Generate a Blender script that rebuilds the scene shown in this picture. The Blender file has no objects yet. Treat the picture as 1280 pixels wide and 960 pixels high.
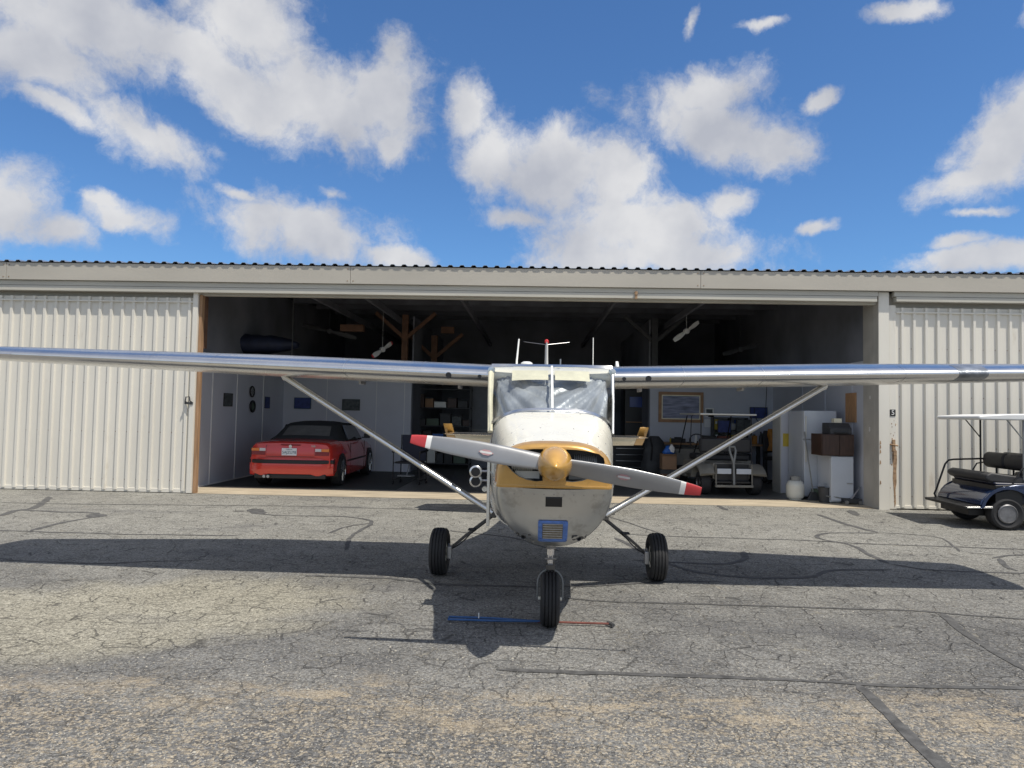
import bpy, bmesh, math, random
from math import sin, cos, pi, radians, atan2, sqrt
from mathutils import Vector, Matrix, Euler
random.seed(7)
S = bpy.context.scene
C = S.collection

# ---------------------------------------------------------------- camera
F = 880.0                      # focal length in pixels of the 1280 wide photo
CH = 1.48
PITCH, ROLL = radians(2.47), radians(1.09)
cd = bpy.data.cameras.new('camera')
cam = bpy.data.objects.new('camera', cd); C.objects.link(cam)
cam.matrix_world = Matrix.Translation((0, 0, CH)) @ Matrix.Rotation(pi/2 + PITCH, 4, 'X') @ Matrix.Rotation(ROLL, 4, 'Z')
cd.sensor_width = 36; cd.lens = F/1280*36
cd.clip_start = 0.05; cd.clip_end = 2000
S.camera = cam
CM = cam.matrix_world.copy(); CR = CM.to_3x3()

def ray(px, py):
    return (CR @ Vector(((px-640)/F, (480-py)/F, -1.0)))
def P(px, py, Y):
    d = ray(px, py); t = Y/d.y
    return Vector((0, 0, CH)) + d*t
def G(px, py, z=0.0):
    d = ray(px, py); t = (z-CH)/d.z
    return Vector((0, 0, CH)) + d*t

# ---------------------------------------------------------------- sun and sky
SUN_DIR = Vector((0.42, -0.38, 1.19)).normalized()
sun_el = math.asin(SUN_DIR.z)
ld = bpy.data.lights.new('sun', 'SUN'); ld.energy = 4.5; ld.angle = radians(0.55); ld.color = (1.0, 0.94, 0.83)
sun = bpy.data.objects.new('sun', ld); C.objects.link(sun)
sun.rotation_euler = (-SUN_DIR).to_track_quat('-Z', 'Y').to_euler()

W = bpy.data.worlds.new('World'); S.world = W; W.use_nodes = True
nt = W.node_tree; N = nt.nodes; L = nt.links
for n in list(N): N.remove(n)
def wn(t, **k):
    n = N.new(t)
    for a, b in k.items(): setattr(n, a, b)
    return n
def wmath(op, a, b=None, clamp=False):
    n = wn('ShaderNodeMath', operation=op, use_clamp=clamp)
    for i, v in enumerate((a, b)):
        if v is None: continue
        if isinstance(v, (int, float)): n.inputs[i].default_value = v
        else: L.new(v, n.inputs[i])
    return n.outputs[0]
tc = wn('ShaderNodeTexCoord')
sky = wn('ShaderNodeTexSky', sky_type='NISHITA'); sky.sun_disc = False
sky.sun_elevation = sun_el; sky.sun_rotation = atan2(SUN_DIR.x, SUN_DIR.y)
sky.air_density = 1.0; sky.dust_density = 0.4; sky.ozone_density = 2.2; sky.altitude = 200
SKY_STR = 0.085
# warped direction
nz = wn('ShaderNodeTexNoise'); nz.inputs['Scale'].default_value = 5.5; nz.inputs['Detail'].default_value = 8; nz.inputs['Roughness'].default_value = 0.6
L.new(tc.outputs['Generated'], nz.inputs['Vector'])
sub = wn('ShaderNodeVectorMath', operation='SUBTRACT'); L.new(nz.outputs['Color'], sub.inputs[0]); sub.inputs[1].default_value = (.5, .5, .5)
scl = wn('ShaderNodeVectorMath', operation='SCALE'); L.new(sub.outputs[0], scl.inputs[0]); scl.inputs['Scale'].default_value = 0.085
add = wn('ShaderNodeVectorMath', operation='ADD'); L.new(tc.outputs['Generated'], add.inputs[0]); L.new(scl.outputs[0], add.inputs[1])
blobs = [(110,35,150,52,4,1),(300,25,75,50,5,1),(290,100,120,42,22,1),(395,125,110,52,14,1),(478,118,58,52,0,1),(488,70,28,34,0,.8),(488,180,24,24,0,.8),(30,70,80,45,0,1),
 (175,175,72,30,12,1),(60,138,60,15,20,.75),(15,255,50,48,20,1),(80,290,45,25,10,.7),(155,280,50,17,8,.9),(125,262,30,12,10,.7),
 (375,290,95,38,4,1),(300,245,40,11,15,.6),(490,322,62,18,8,.75),(415,245,30,12,0,.45),
 (582,140,27,38,-15,1),(612,190,40,40,0,1),(700,212,85,44,10,1),(760,225,55,42,0,1),(785,285,110,42,4,1),(830,318,120,26,0,1),(715,312,60,42,0,1),(640,262,50,16,0,.7),(903,250,34,20,-8,1),
 (880,125,80,30,-8,.9),(890,165,100,36,15,1),(965,188,48,34,15,.9),(1023,127,17,13,0,.8),
 (1252,185,68,48,-28,1.1),(1205,222,50,28,-5,.8),(1285,150,50,40,0,1),(1245,322,80,20,-4,.9),(1195,303,35,12,0,.5),(1225,262,50,9,0,.45),
 (1024,286,28,9,-4,.85),(1130,4,52,14,0,.7),(868,30,9,22,15,.4),(955,35,34,10,0,.35),(1290,20,30,22,0,.4),(600,338,80,10,0,.3)]
acc = None
for (bx, by, rx, ry, ang, wgt) in blobs:
    c = ray(bx, by).normalized()
    r = Vector((c.y, -c.x, 0)).normalized(); u = r.cross(c).normalized()
    a = -radians(ang + 1.0)
    r2 = r*cos(a) + u*sin(a); u2 = u*cos(a) - r*sin(a)
    R = Matrix((r2, c, u2)).transposed()
    k = (1.0/ray(bx, by).length)*1.30
    mp = wn('ShaderNodeMapping', vector_type='TEXTURE'); L.new(add.outputs[0], mp.inputs['Vector'])
    mp.inputs['Location'].default_value = c; mp.inputs['Rotation'].default_value = R.to_euler()
    mp.inputs['Scale'].default_value = (rx/F*k, max(rx, ry)/F*k*3, ry/F*k)
    ln = wn('ShaderNodeVectorMath', operation='LENGTH'); L.new(mp.outputs[0], ln.inputs[0])
    v = wmath('SUBTRACT', 1.0, ln.outputs['Value'])
    if wgt < 1: v = wmath('SUBTRACT', v, (1-wgt)*0.62)
    if acc is None: acc = v
    else:
        m = wn('ShaderNodeMath', operation='SMOOTH_MAX'); L.new(acc, m.inputs[0]); L.new(v, m.inputs[1]); m.inputs[2].default_value = 0.12
        acc = m.outputs[0]
# general broken cloud for the rest of the sky (behind and beside the camera)
sep = wn('ShaderNodeSeparateXYZ'); L.new(tc.outputs['Generated'], sep.inputs[0])
n2 = wn('ShaderNodeTexNoise'); n2.inputs['Scale'].default_value = 2.6; n2.inputs['Detail'].default_value = 7; n2.inputs['Roughness'].default_value = 0.55
L.new(tc.outputs['Generated'], n2.inputs['Vector'])
oth = wmath('MULTIPLY', wmath('SUBTRACT', n2.outputs['Fac'], 0.41), 3.0)
front = wmath('MULTIPLY', wmath('SUBTRACT', sep.outputs['Y'], 0.55), 12.0)
oth = wmath('SUBTRACT', oth, wmath('MAXIMUM', front, 0.0))
fld = wmath('MAXIMUM', acc, oth)
n3 = wn('ShaderNodeTexNoise'); n3.inputs['Scale'].default_value = 17; n3.inputs['Detail'].default_value = 12; n3.inputs['Roughness'].default_value = 0.66
L.new(add.outputs[0], n3.inputs['Vector'])
fld = wmath('ADD', fld, wmath('MULTIPLY', wmath('SUBTRACT', n3.outputs['Fac'], 0.5), 1.7))
mr = wn('ShaderNodeMapRange', interpolation_type='SMOOTHSTEP'); L.new(fld, mr.inputs['Value'])
mr.inputs['From Min'].default_value = -0.12; mr.inputs['From Max'].default_value = 0.62
above = wn('ShaderNodeMapRange'); L.new(sep.outputs['Z'], above.inputs['Value']); above.inputs['From Min'].default_value = 0.0; above.inputs['From Max'].default_value = 0.06
added_veil = wn('ShaderNodeMapRange', interpolation_type='SMOOTHSTEP'); L.new(sep.outputs['Y'], added_veil.inputs['Value']); added_veil.inputs['From Min'].default_value = 0.5; added_veil.inputs['From Max'].default_value = 0.0; added_veil.inputs['To Max'].default_value = 0.46  # haze added out of view to pale the reflections in the wing metal
alpha = wmath('MULTIPLY', wmath('MULTIPLY', wmath('MAXIMUM', mr.outputs[0], added_veil.outputs[0]), above.outputs[0]), 0.97)
n4 = wn('ShaderNodeTexNoise'); n4.inputs['Scale'].default_value = 7; n4.inputs['Detail'].default_value = 5
L.new(tc.outputs['Generated'], n4.inputs['Vector'])
cr = wn('ShaderNodeValToRGB'); L.new(n4.outputs['Fac'], cr.inputs[0])
q = 1/SKY_STR
cr.color_ramp.elements[0].position = .34; cr.color_ramp.elements[0].color = (.48*q, .50*q, .56*q, 1)
cr.color_ramp.elements[1].position = .62; cr.color_ramp.elements[1].color = (.76*q, .76*q, .77*q, 1)
skt = wn('ShaderNodeMix', data_type='RGBA', blend_type='MULTIPLY'); skt.inputs[0].default_value = 1
L.new(sky.outputs[0], skt.inputs[6]); skt.inputs[7].default_value = (0.80, 1.21, 1.62, 1)
mx = wn('ShaderNodeMix', data_type='RGBA'); L.new(alpha, mx.inputs[0]); L.new(skt.outputs[2], mx.inputs[6]); L.new(cr.outputs[0], mx.inputs[7])
bg = wn('ShaderNodeBackground'); bg.inputs['Strength'].default_value = SKY_STR; L.new(mx.outputs[2], bg.inputs['Color'])
wo = wn('ShaderNodeOutputWorld'); L.new(bg.outputs[0], wo.inputs['Surface'])
S.view_settings.view_transform = 'Standard'; S.view_settings.look = 'None'
S.view_settings.exposure = 0.0; S.view_settings.gamma = 1
S.cycles.max_bounces = 10; S.cycles.diffuse_bounces = 6; S.cycles.glossy_bounces = 5
S.cycles.use_denoising = True
S.cycles.sample_clamp_indirect = 6

# ---------------------------------------------------------------- materials
def mat(name, col, rough=.6, metal=0., var=.12, vscale=6., bump=0., bscale=60., spec=.5, stretch=(1,1,1), coat=0., detail=5, alpha=None, transmission=0., dirt=None):
    m = bpy.data.materials.new(name); m.use_nodes = True
    t = m.node_tree; b = t.nodes['Principled BSDF']
    b.inputs['Roughness'].default_value = rough; b.inputs['Metallic'].default_value = metal
    b.inputs['Specular IOR Level'].default_value = spec
    b.inputs['Coat Weight'].default_value = coat
    b.inputs['Transmission Weight'].default_value = transmission
    c = (*col, 1)
    b.inputs['Base Color'].default_value = c
    tcn = t.nodes.new('ShaderNodeTexCoord'); mp = t.nodes.new('ShaderNodeMapping'); mp.inputs['Scale'].default_value = stretch
    t.links.new(tcn.outputs['Object'], mp.inputs['Vector'])
    if var > 0:
        n = t.nodes.new('ShaderNodeTexNoise'); n.inputs['Scale'].default_value = vscale; n.inputs['Detail'].default_value = detail
        t.links.new(mp.outputs[0], n.inputs['Vector'])
        r = t.nodes.new('ShaderNodeValToRGB'); t.links.new(n.outputs['Fac'], r.inputs[0])
        r.color_ramp.elements[0].position = .3; r.color_ramp.elements[1].position = .7
        r.color_ramp.elements[0].color = (*[x*(1-var) for x in col], 1)
        r.color_ramp.elements[1].color = (*[min(1, x*(1+var)) for x in col], 1)
        out = r.outputs[0]
        if dirt:
            n2 = t.nodes.new('ShaderNodeTexNoise'); n2.inputs['Scale'].default_value = dirt[2]; n2.inputs['Detail'].default_value = 8; n2.inputs['Roughness'].default_value = .65
            t.links.new(mp.outputs[0], n2.inputs['Vector'])
            rr = t.nodes.new('ShaderNodeMapRange'); t.links.new(n2.outputs['Fac'], rr.inputs[0])
            rr.inputs['From Min'].default_value = dirt[1]; rr.inputs['From Max'].default_value = dirt[1]+.12
            rr.inputs['To Max'].default_value = dirt[3]
            mx = t.nodes.new('ShaderNodeMix'); mx.data_type = 'RGBA'
            t.links.new(rr.outputs[0], mx.inputs[0]); t.links.new(out, mx.inputs[6]); mx.inputs[7].default_value = (*dirt[0], 1)
            out = mx.outputs[2]
        t.links.new(out, b.inputs['Base Color'])
        rv = t.nodes.new('ShaderNodeMapRange'); t.links.new(n.outputs['Fac'], rv.inputs[0])
        rv.inputs['To Min'].default_value = max(0, rough*.8); rv.inputs['To Max'].default_value = min(1, rough*1.2)
        t.links.new(rv.outputs[0], b.inputs['Roughness'])
    if bump > 0:
        n = t.nodes.new('ShaderNodeTexNoise'); n.inputs['Scale'].default_value = bscale; n.inputs['Detail'].default_value = 3
        t.links.new(mp.outputs[0], n.inputs['Vector'])
        bm = t.nodes.new('ShaderNodeBump'); bm.inputs['Strength'].default_value = bump; bm.inputs['Distance'].default_value = .02
        t.links.new(n.outputs['Fac'], bm.inputs['Height']); t.links.new(bm.outputs[0], b.inputs['Normal'])
    return m

M = {}
M['alu'] = mat('polished_aluminium', (.76, .76, .75), .27, 1, .05, 3, .10, 2.2, stretch=(1, .5, .5))
M['alu_belly'] = mat('polished_wing_skin', (.78, .77, .75), .24, 1, .05, 3, .16, 2.0, stretch=(1.6, .6, .6))
M['cowlmetal'] = mat('weathered_cowl_metal', (.56, .57, .56), .30, .82, .12, 4, .05, 3, dirt=((.30, .29, .27), .56, 9, .5))
M['cream'] = mat('cream_aircraft_paint', (.83, .80, .69), .28, 0, .02, 5, 0, 10, coat=.5, dirt=((.62, .58, .40), .68, 11, .5))
M['gold'] = mat('gold_aircraft_paint', (.54, .31, .085), .30, .25, .10, 8, .02, 30, coat=.4, dirt=((.25, .14, .05), .62, 22, .45))
M['spin'] = mat('gold_spinner_paint', (.66, .37, .085), .25, .2, .10, 10, .03, 20, coat=.6, dirt=((.30, .17, .06), .6, 26, .45))
M['blade'] = mat('grey_propeller_paint', (.29, .295, .305), .30, .35, .06, 8, .01, 40)
M['red'] = mat('red_propeller_tip', (.50, .05, .055), .35, 0, .12, 12)
M['whitep'] = mat('white_paint', (.78, .78, .76), .4, 0, .05, 6)
M['black'] = mat('black_paint', (.012, .012, .014), .45, 0, .1, 10)
M['dark'] = mat('dark_grey', (.05, .052, .056), .6, 0, .2, 10)
M['rubber'] = mat('tyre_rubber', (.022, .022, .024), .72, 0, .25, 20, .1, 80)
M['steel'] = mat('bare_steel', (.42, .42, .43), .35, 1, .1, 15)
M['oldsteel'] = mat('dull_wheel_steel', (.20, .20, .21), .45, .6, .2, 15)
M['chrome'] = mat('bright_strut_metal', (.8, .81, .84), .12, 1, .03, 15)
M['gear'] = mat('dark_gear_leg', (.10, .095, .09), .4, .4, .2, 12)
M['tape'] = mat('blue_masking_tape', (.10, .20, .52), .7, 0, .2, 30)
M['mesh'] = mat('cooler_core', (.20, .18, .14), .6, .3, .35, 60)
M['trim'] = mat('painted_white_metal', (.66, .66, .62), .45, .1, .05, 8)
M['panelw'] = mat('hangar_door_paint', (.70, .67, .60), .5, 0, .06, 1.3, .05, 5, stretch=(1, 1, .25), dirt=((.40, .33, .24), .62, 3.2, .45))
M['fascia'] = mat('fascia_paint', (.45, .42, .365), .55, 0, .07, 1.1, .03, 12, stretch=(.5, 1, 2), dirt=((.36, .30, .24), .66, 5, .6))
M['track'] = mat('track_paint', (.50, .48, .42), .5, 0, .08, 2.0, .02, 18, stretch=(.4, 1, 3), dirt=((.33, .27, .2), .66, 7, .6))
M['roofm'] = mat('galvanised_roof', (.55, .58, .62), .32, .8, .1, 3)
M['wood'] = mat('weathered_wood', (.34, .205, .115), .75, 0, .3, 4, .1, 40, stretch=(8, 8, .6))
M['rafter'] = mat('old_timber', (.16, .085, .052), .8, 0, .3, 5, .1, 40)
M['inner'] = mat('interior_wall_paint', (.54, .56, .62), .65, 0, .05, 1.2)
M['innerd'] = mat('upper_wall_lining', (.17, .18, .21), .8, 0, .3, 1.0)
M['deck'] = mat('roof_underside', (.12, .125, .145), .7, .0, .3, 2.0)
M['jamb'] = mat('jamb_paint', (.44, .42, .38), .6, 0, .1, 4)
M['rust'] = mat('rust_stain', (.34, .22, .13), .8, 0, .4, 20, .1, 60)
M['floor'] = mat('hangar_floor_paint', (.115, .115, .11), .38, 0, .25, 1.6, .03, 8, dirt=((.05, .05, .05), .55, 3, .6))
M['mat'] = mat('dark_floor_mat', (.035, .042, .042), .6, 0, .2, 6)
M['conc'] = mat('sun_patch_concrete', (.43, .365, .27), .85, 0, .22, 3.0, .2, 30, stretch=(.6, 2.5, 1), dirt=((.28, .22, .16), .6, 6, .6))  # tan concrete, with the sunlight on the floor put into its paler colour
M['carred'] = mat('red_car_paint', (.58, .040, .030), .25, 0, .04, 3, coat=.8)
M['softtop'] = mat('black_canvas', (.020, .022, .024), .85, 0, .2, 12, .1, 200)
M['plastwin'] = mat('clear_plastic_window', (.13, .13, .125), .25, 0, .15, 5)
M['glassd'] = mat('dark_glass', (.03, .032, .034), .08, 0, 0)
M['lampr'] = mat('red_lamp_lens', (.20, .012, .02), .2, 0, .05, 6, coat=.5)
M['lampo'] = mat('amber_lamp_lens', (.70, .20, .04), .2, 0, .05, 6, coat=.5)
M['lampw'] = mat('clear_lamp_lens', (.60, .58, .60), .2, 0, .05, 6, coat=.5)
M['plate'] = mat('plate_white', (.72, .74, .76), .45, 0, .03, 6)
M['navy'] = mat('navy_ink', (.02, .07, .12), .5, 0, 0)
M['cartblue'] = mat('dark_blue_cart_body', (.012, .030, .085), .18, .2, .05, 5, coat=.8)
M['vinyl'] = mat('black_vinyl_seat', (.030, .030, .033), .55, 0, .15, 10, .15, 30)
M['cartroof'] = mat('cart_canopy_plastic', (.72, .73, .73), .4, 0, .04, 4)
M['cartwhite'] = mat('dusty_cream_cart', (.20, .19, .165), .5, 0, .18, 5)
M['fridge'] = mat('white_enamel', (.52, .56, .62), .3, 0, .03, 3, coat=.3)
M['brown'] = mat('brown_woodgrain', (.055, .030, .022), .5, 0, .3, 5, stretch=(6, 1, 1))
M['card'] = mat('cardboard', (.32, .19, .11), .8, 0, .12, 6)
M['oak'] = mat('oak_frame', (.36, .20, .10), .5, 0, .2, 8)
M['board'] = mat('bare_plywood', (.42, .24, .12), .7, 0, .25, 5, stretch=(6, 6, 1))
M['bluebag'] = mat('blue_plastic', (.03, .14, .50), .4, 0, .2, 20)
M['yellow'] = mat('yellow_plastic', (.55, .42, .06), .5, 0, .1, 8)
M['orange'] = mat('orange_cover', (.45, .19, .03), .6, 0, .2, 8)
M['green'] = mat('dull_green', (.10, .14, .10), .6, 0, .2, 8)
M['blueposter'] = mat('blue_print', (.035, .055, .20), .5, 0, .4, 12)
M['darkposter'] = mat('dark_print', (.06, .07, .07), .5, 0, .6, 14)
M['seaview'] = mat('sky_and_sea_print', (.22, .24, .34), .45, 0, .55, 5, stretch=(.6, 1, 4))
M['screen'] = mat('blue_tinted_screen', (.04, .07, .26), .25, 0, .1, 6)
M['propane'] = mat('propane_white', (.62, .63, .58), .4, 0, .06, 6, dirt=((.3, .2, .1), .66, 20, .6))
M['hose'] = mat('grey_hose', (.22, .23, .23), .6, 0, .1, 10)
M['redtar'] = mat('dull_red_bar', (.19, .065, .05), .5, .2, .25, 14)
M['bluebar'] = mat('blue_bar', (.03, .10, .26), .4, .1, .15, 14)
M['cabin'] = mat('cabin_lining', (.25, .24, .21), .8, 0, .1, 6)
M['visor'] = mat('cream_visor', (.86, .80, .60), .7, 0, .08, 14, .1, 20)
M['decal'] = mat('faded_red_decal', (.42, .24, .25), .5, 0, .1, 30)
M['decalw'] = mat('pale_decal', (.55, .55, .55), .5, 0, .1, 30)
M['beacon'] = mat('red_beacon_lens', (.5, .02, .02), .2, 0, 0, coat=.5)
# glass
g = bpy.data.materials.new('clear_glass'); g.use_nodes = True
t = g.node_tree; t.nodes.clear()
o_ = t.nodes.new('ShaderNodeOutputMaterial'); mixs = t.nodes.new('ShaderNodeMixShader'); tr = t.nodes.new('ShaderNodeBsdfTransparent'); gl = t.nodes.new('ShaderNodeBsdfGlossy')
tr.inputs[0].default_value = (.86, .88, .88, 1); gl.inputs['Roughness'].default_value = .04
lw = t.nodes.new('ShaderNodeLayerWeight'); pw = t.nodes.new('ShaderNodeMath'); pw.operation = 'POWER'; t.links.new(lw.outputs['Facing'], pw.inputs[0]); pw.inputs[1].default_value = 4.0
nn = t.nodes.new('ShaderNodeTexNoise'); nn.inputs['Scale'].default_value = 3; nn.inputs['Detail'].default_value = 6
ad = t.nodes.new('ShaderNodeMath'); ad.operation = 'MULTIPLY_ADD'; t.links.new(nn.outputs['Fac'], ad.inputs[0]); ad.inputs[1].default_value = .10; t.links.new(pw.outputs[0], ad.inputs[2])
t.links.new(ad.outputs[0], mixs.inputs[0]); t.links.new(tr.outputs[0], mixs.inputs[1]); t.links.new(gl.outputs[0], mixs.inputs[2]); t.links.new(mixs.outputs[0], o_.inputs[0])
M['glass'] = g
# crinkled silver sun shade
M['shade'] = mat('crinkled_silver_shade', (.38, .40, .43), .40, .30, .30, 4, 1.0, 9, stretch=(1, 1, .45))

def ground_material():
    m = bpy.data.materials.new('aged_asphalt'); m.use_nodes = True
    t = m.node_tree; nd = t.nodes; lk = t.links; b = nd['Principled BSDF']
    b.inputs['Roughness'].default_value = .9; b.inputs['Specular IOR Level'].default_value = .25
    def n(tp, **k):
        x = nd.new(tp)
        for a, v in k.items(): setattr(x, a, v)
        return x
    def ma(op, a, b_=None, c=None, clamp=False):
        x = n('ShaderNodeMath', operation=op, use_clamp=clamp)
        for i, v in enumerate((a, b_, c)):
            if v is None: continue
            if isinstance(v, (int, float)): x.inputs[i].default_value = v
            else: lk.new(v, x.inputs[i])
        return x.outputs[0]
    geo = n('ShaderNodeNewGeometry')
    pos = geo.outputs['Position']
    def noise(sc, det=5, rough=.5, vec=None, stretch=None):
        x = n('ShaderNodeTexNoise'); x.inputs['Scale'].default_value = sc; x.inputs['Detail'].default_value = det; x.inputs['Roughness'].default_value = rough
        v = vec or pos
        if stretch:
            mp = n('ShaderNodeMapping'); mp.inputs['Scale'].default_value = stretch; lk.new(v, mp.inputs[0]); v = mp.outputs[0]
        lk.new(v, x.inputs['Vector']); return x
    def mrange(v, a, b_, c=0., d=1., smooth=True):
        x = n('ShaderNodeMapRange')
        if smooth: x.interpolation_type = 'SMOOTHSTEP'
        lk.new(v, x.inputs[0])
        for i, q_ in enumerate((a, b_, c, d)): x.inputs[i+1].default_value = q_
        return x.outputs[0]
    def mix(f, a, b_, bt='MIX'):
        x = n('ShaderNodeMix', data_type='RGBA', blend_type=bt)
        if isinstance(f, (int, float)): x.inputs[0].default_value = f
        else: lk.new(f, x.inputs[0])
        for i, v in ((6, a), (7, b_)):
            if isinstance(v, tuple): x.inputs[i].default_value = (*v, 1)
            else: lk.new(v, x.inputs[i])
        return x.outputs[2]
    sp = n('ShaderNodeSeparateXYZ'); lk.new(pos, sp.inputs[0]); X, Y = sp.outputs[0], sp.outputs[1]
    # broad tone
    big = noise(.35, 5, .55).outputs['Fac']; mid = noise(1.7, 6, .6).outputs['Fac']
    tone = ma('ADD', ma('MULTIPLY', big, .55), ma('MULTIPLY', mid, .45))
    col = mix(mrange(tone, .38, .62), (.118, .118, .118), (.212, .209, .198))
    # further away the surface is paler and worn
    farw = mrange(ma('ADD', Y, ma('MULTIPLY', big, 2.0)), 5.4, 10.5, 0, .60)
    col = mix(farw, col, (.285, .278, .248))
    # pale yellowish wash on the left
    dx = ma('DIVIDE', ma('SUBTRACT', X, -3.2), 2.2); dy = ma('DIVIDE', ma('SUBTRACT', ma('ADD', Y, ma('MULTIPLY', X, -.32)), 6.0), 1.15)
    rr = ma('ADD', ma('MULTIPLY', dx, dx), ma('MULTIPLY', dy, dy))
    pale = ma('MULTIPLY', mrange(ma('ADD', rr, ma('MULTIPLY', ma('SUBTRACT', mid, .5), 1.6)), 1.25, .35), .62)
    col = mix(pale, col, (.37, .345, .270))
    # aggregate
    vor = n('ShaderNodeTexVoronoi', feature='F1'); vor.inputs['Scale'].default_value = 75; lk.new(pos, vor.inputs['Vector'])
    hs = n('ShaderNodeSeparateColor'); lk.new(vor.outputs['Color'], hs.inputs[0])
    agg = mrange(hs.outputs[0], .0, 1., .50, 1.5, False)
    cc = n('ShaderNodeCombineColor'); [lk.new(agg, cc.inputs[i]) for i in range(3)]
    col = mix(.8, col, cc.outputs[0], 'MULTIPLY')
    fine = noise(38, 6, .7).outputs['Fac']
    col = mix(mrange(fine, .60, .72, 0, .6), col, (.46, .43, .36))
    col = mix(mrange(fine, .42, .30, 0, .65), col, (.055, .055, .058))
    # sand and loose grit bands in the foreground
    gy = ma('SUBTRACT', ma('ADD', Y, ma('MULTIPLY', X, .03)), 3.66)
    band = mrange(ma('ADD', ma('ABSOLUTE', gy), ma('MULTIPLY', ma('SUBTRACT', mid, .5), 1.1)), .36, .02)
    sandn = noise(2.3, 8, .68, stretch=(.8, 2.0, 1)).outputs['Fac']
    sand = ma('MULTIPLY', band, mrange(ma('ADD', ma('MULTIPLY', sandn, .6), ma('MULTIPLY', noise(16, 9, .8).outputs['Fac'], .4)), .48, .56))
    spots = mrange(noise(11, 9, .82, stretch=(.8, 1.3, 1)).outputs['Fac'], .50, .62)
    near = mrange(ma('ADD', Y, ma('MULTIPLY', mid, .8)), 4.7, 3.6)
    sand = ma('MAXIMUM', sand, ma('MULTIPLY', spots, ma('MULTIPLY', near, .9)))
    col = mix(ma('MULTIPLY', near, .28), col, (.085, .082, .080))
    chip = ma('MULTIPLY', mrange(hs.outputs[1], .70, .80), mrange(near, 0, 1, .12, .8))
    col = mix(chip, col, (.36, .31, .235))
    col = mix(ma('MULTIPLY', sand, .66), col, (.37, .305, .215))
    # alligator cracks
    wv = noise(1.6, 4, .6)
    wsub = n('ShaderNodeVectorMath', operation='SUBTRACT'); lk.new(wv.outputs['Color'], wsub.inputs[0]); wsub.inputs[1].default_value = (.5, .5, .5)
    wsc = n('ShaderNodeVectorMath', operation='SCALE'); lk.new(wsub.outputs[0], wsc.inputs[0]); wsc.inputs['Scale'].default_value = .20
    wad = n('ShaderNodeVectorMath', operation='ADD'); lk.new(pos, wad.inputs[0]); lk.new(wsc.outputs[0], wad.inputs[1])
    wv2 = noise(14, 4, .6)
    wsub2 = n('ShaderNodeVectorMath', operation='SUBTRACT'); lk.new(wv2.outputs['Color'], wsub2.inputs[0]); wsub2.inputs[1].default_value = (.5, .5, .5)
    wsc2 = n('ShaderNodeVectorMath', operation='SCALE'); lk.new(wsub2.outputs[0], wsc2.inputs[0]); wsc2.inputs['Scale'].default_value = .05
    wad2 = n('ShaderNodeVectorMath', operation='ADD'); lk.new(wad.outputs[0], wad2.inputs[0]); lk.new(wsc2.outputs[0], wad2.inputs[1])
    def cracks(sc, w, rnd=1.0, stretch=(.85, 1.15, 0)):
        mp = n('ShaderNodeMapping'); mp.inputs['Scale'].default_value = stretch; mp.inputs['Rotation'].default_value = (0, 0, .06); lk.new(wad2.outputs[0], mp.inputs[0])
        v = n('ShaderNodeTexVoronoi', feature='DISTANCE_TO_EDGE'); v.inputs['Scale'].default_value = sc; v.inputs['Randomness'].default_value = rnd
        lk.new(mp.outputs[0], v.inputs['Vector'])
        return mrange(v.outputs['Distance'], w, w*.25)
    present = mrange(noise(1.1, 4, .6).outputs['Fac'], .38, .56)
    pr2 = mrange(noise(3.2, 4, .65).outputs['Fac'], .36, .56)
    c1 = ma('MULTIPLY', cracks(5.6, .028, .62), ma('MULTIPLY', pr2, mrange(Y, 3.2, 5.0, .55, .85)))
    c2 = ma('MULTIPLY', ma('MULTIPLY', cracks(12.0, .04, 1), present), ma('MULTIPLY', pr2, .4))
    crack = ma('MAXIMUM', c1, c2)
    dust = mrange(noise(3.0, 5, .6).outputs['Fac'], .50, .66)
    ccol = mix(ma('MULTIPLY', dust, .8), (.045, .044, .044), (.36, .33, .27))
    col = mix(ma('MULTIPLY', crack, .85), col, ccol)
    # oil and rubber smudges
    sm = mrange(noise(.8, 6, .6, stretch=(.6, 1.4, 1)).outputs['Fac'], .54, .70, 0, .42)
    col = mix(sm, col, (.10, .10, .105))
    g2 = noise(150, 3, .6).outputs['Fac']; g3 = noise(60, 4, .7).outputs['Fac']
    gm_ = mrange(ma('ADD', ma('MULTIPLY', g2, .5), ma('MULTIPLY', g3, .5)), .40, .60, .45, 1.55, False)
    c3 = n('ShaderNodeCombineColor'); [lk.new(gm_, c3.inputs[i]) for i in range(3)]
    col = mix(.85, col, c3.outputs[0], 'MULTIPLY')
    lk.new(col, b.inputs['Base Color'])
    hgt = ma('ADD', ma('MULTIPLY', fine, .35), ma('ADD', ma('MULTIPLY', vor.outputs['Distance'], -.35), ma('MULTIPLY', crack, -1.2)))
    hgt = ma('ADD', hgt, ma('MULTIPLY', sandn, .6))
    bp = n('ShaderNodeBump'); bp.inputs['Strength'].default_value = .8; bp.inputs['Distance'].default_value = .012
    lk.new(hgt, bp.inputs['Height']); lk.new(bp.outputs[0], b.inputs['Normal'])
    return m
M['ground'] = ground_material()
M['tar'] = mat('crack_sealant', (.085, .084, .083), .8, 0, .4, 14, .2, 50)

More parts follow.
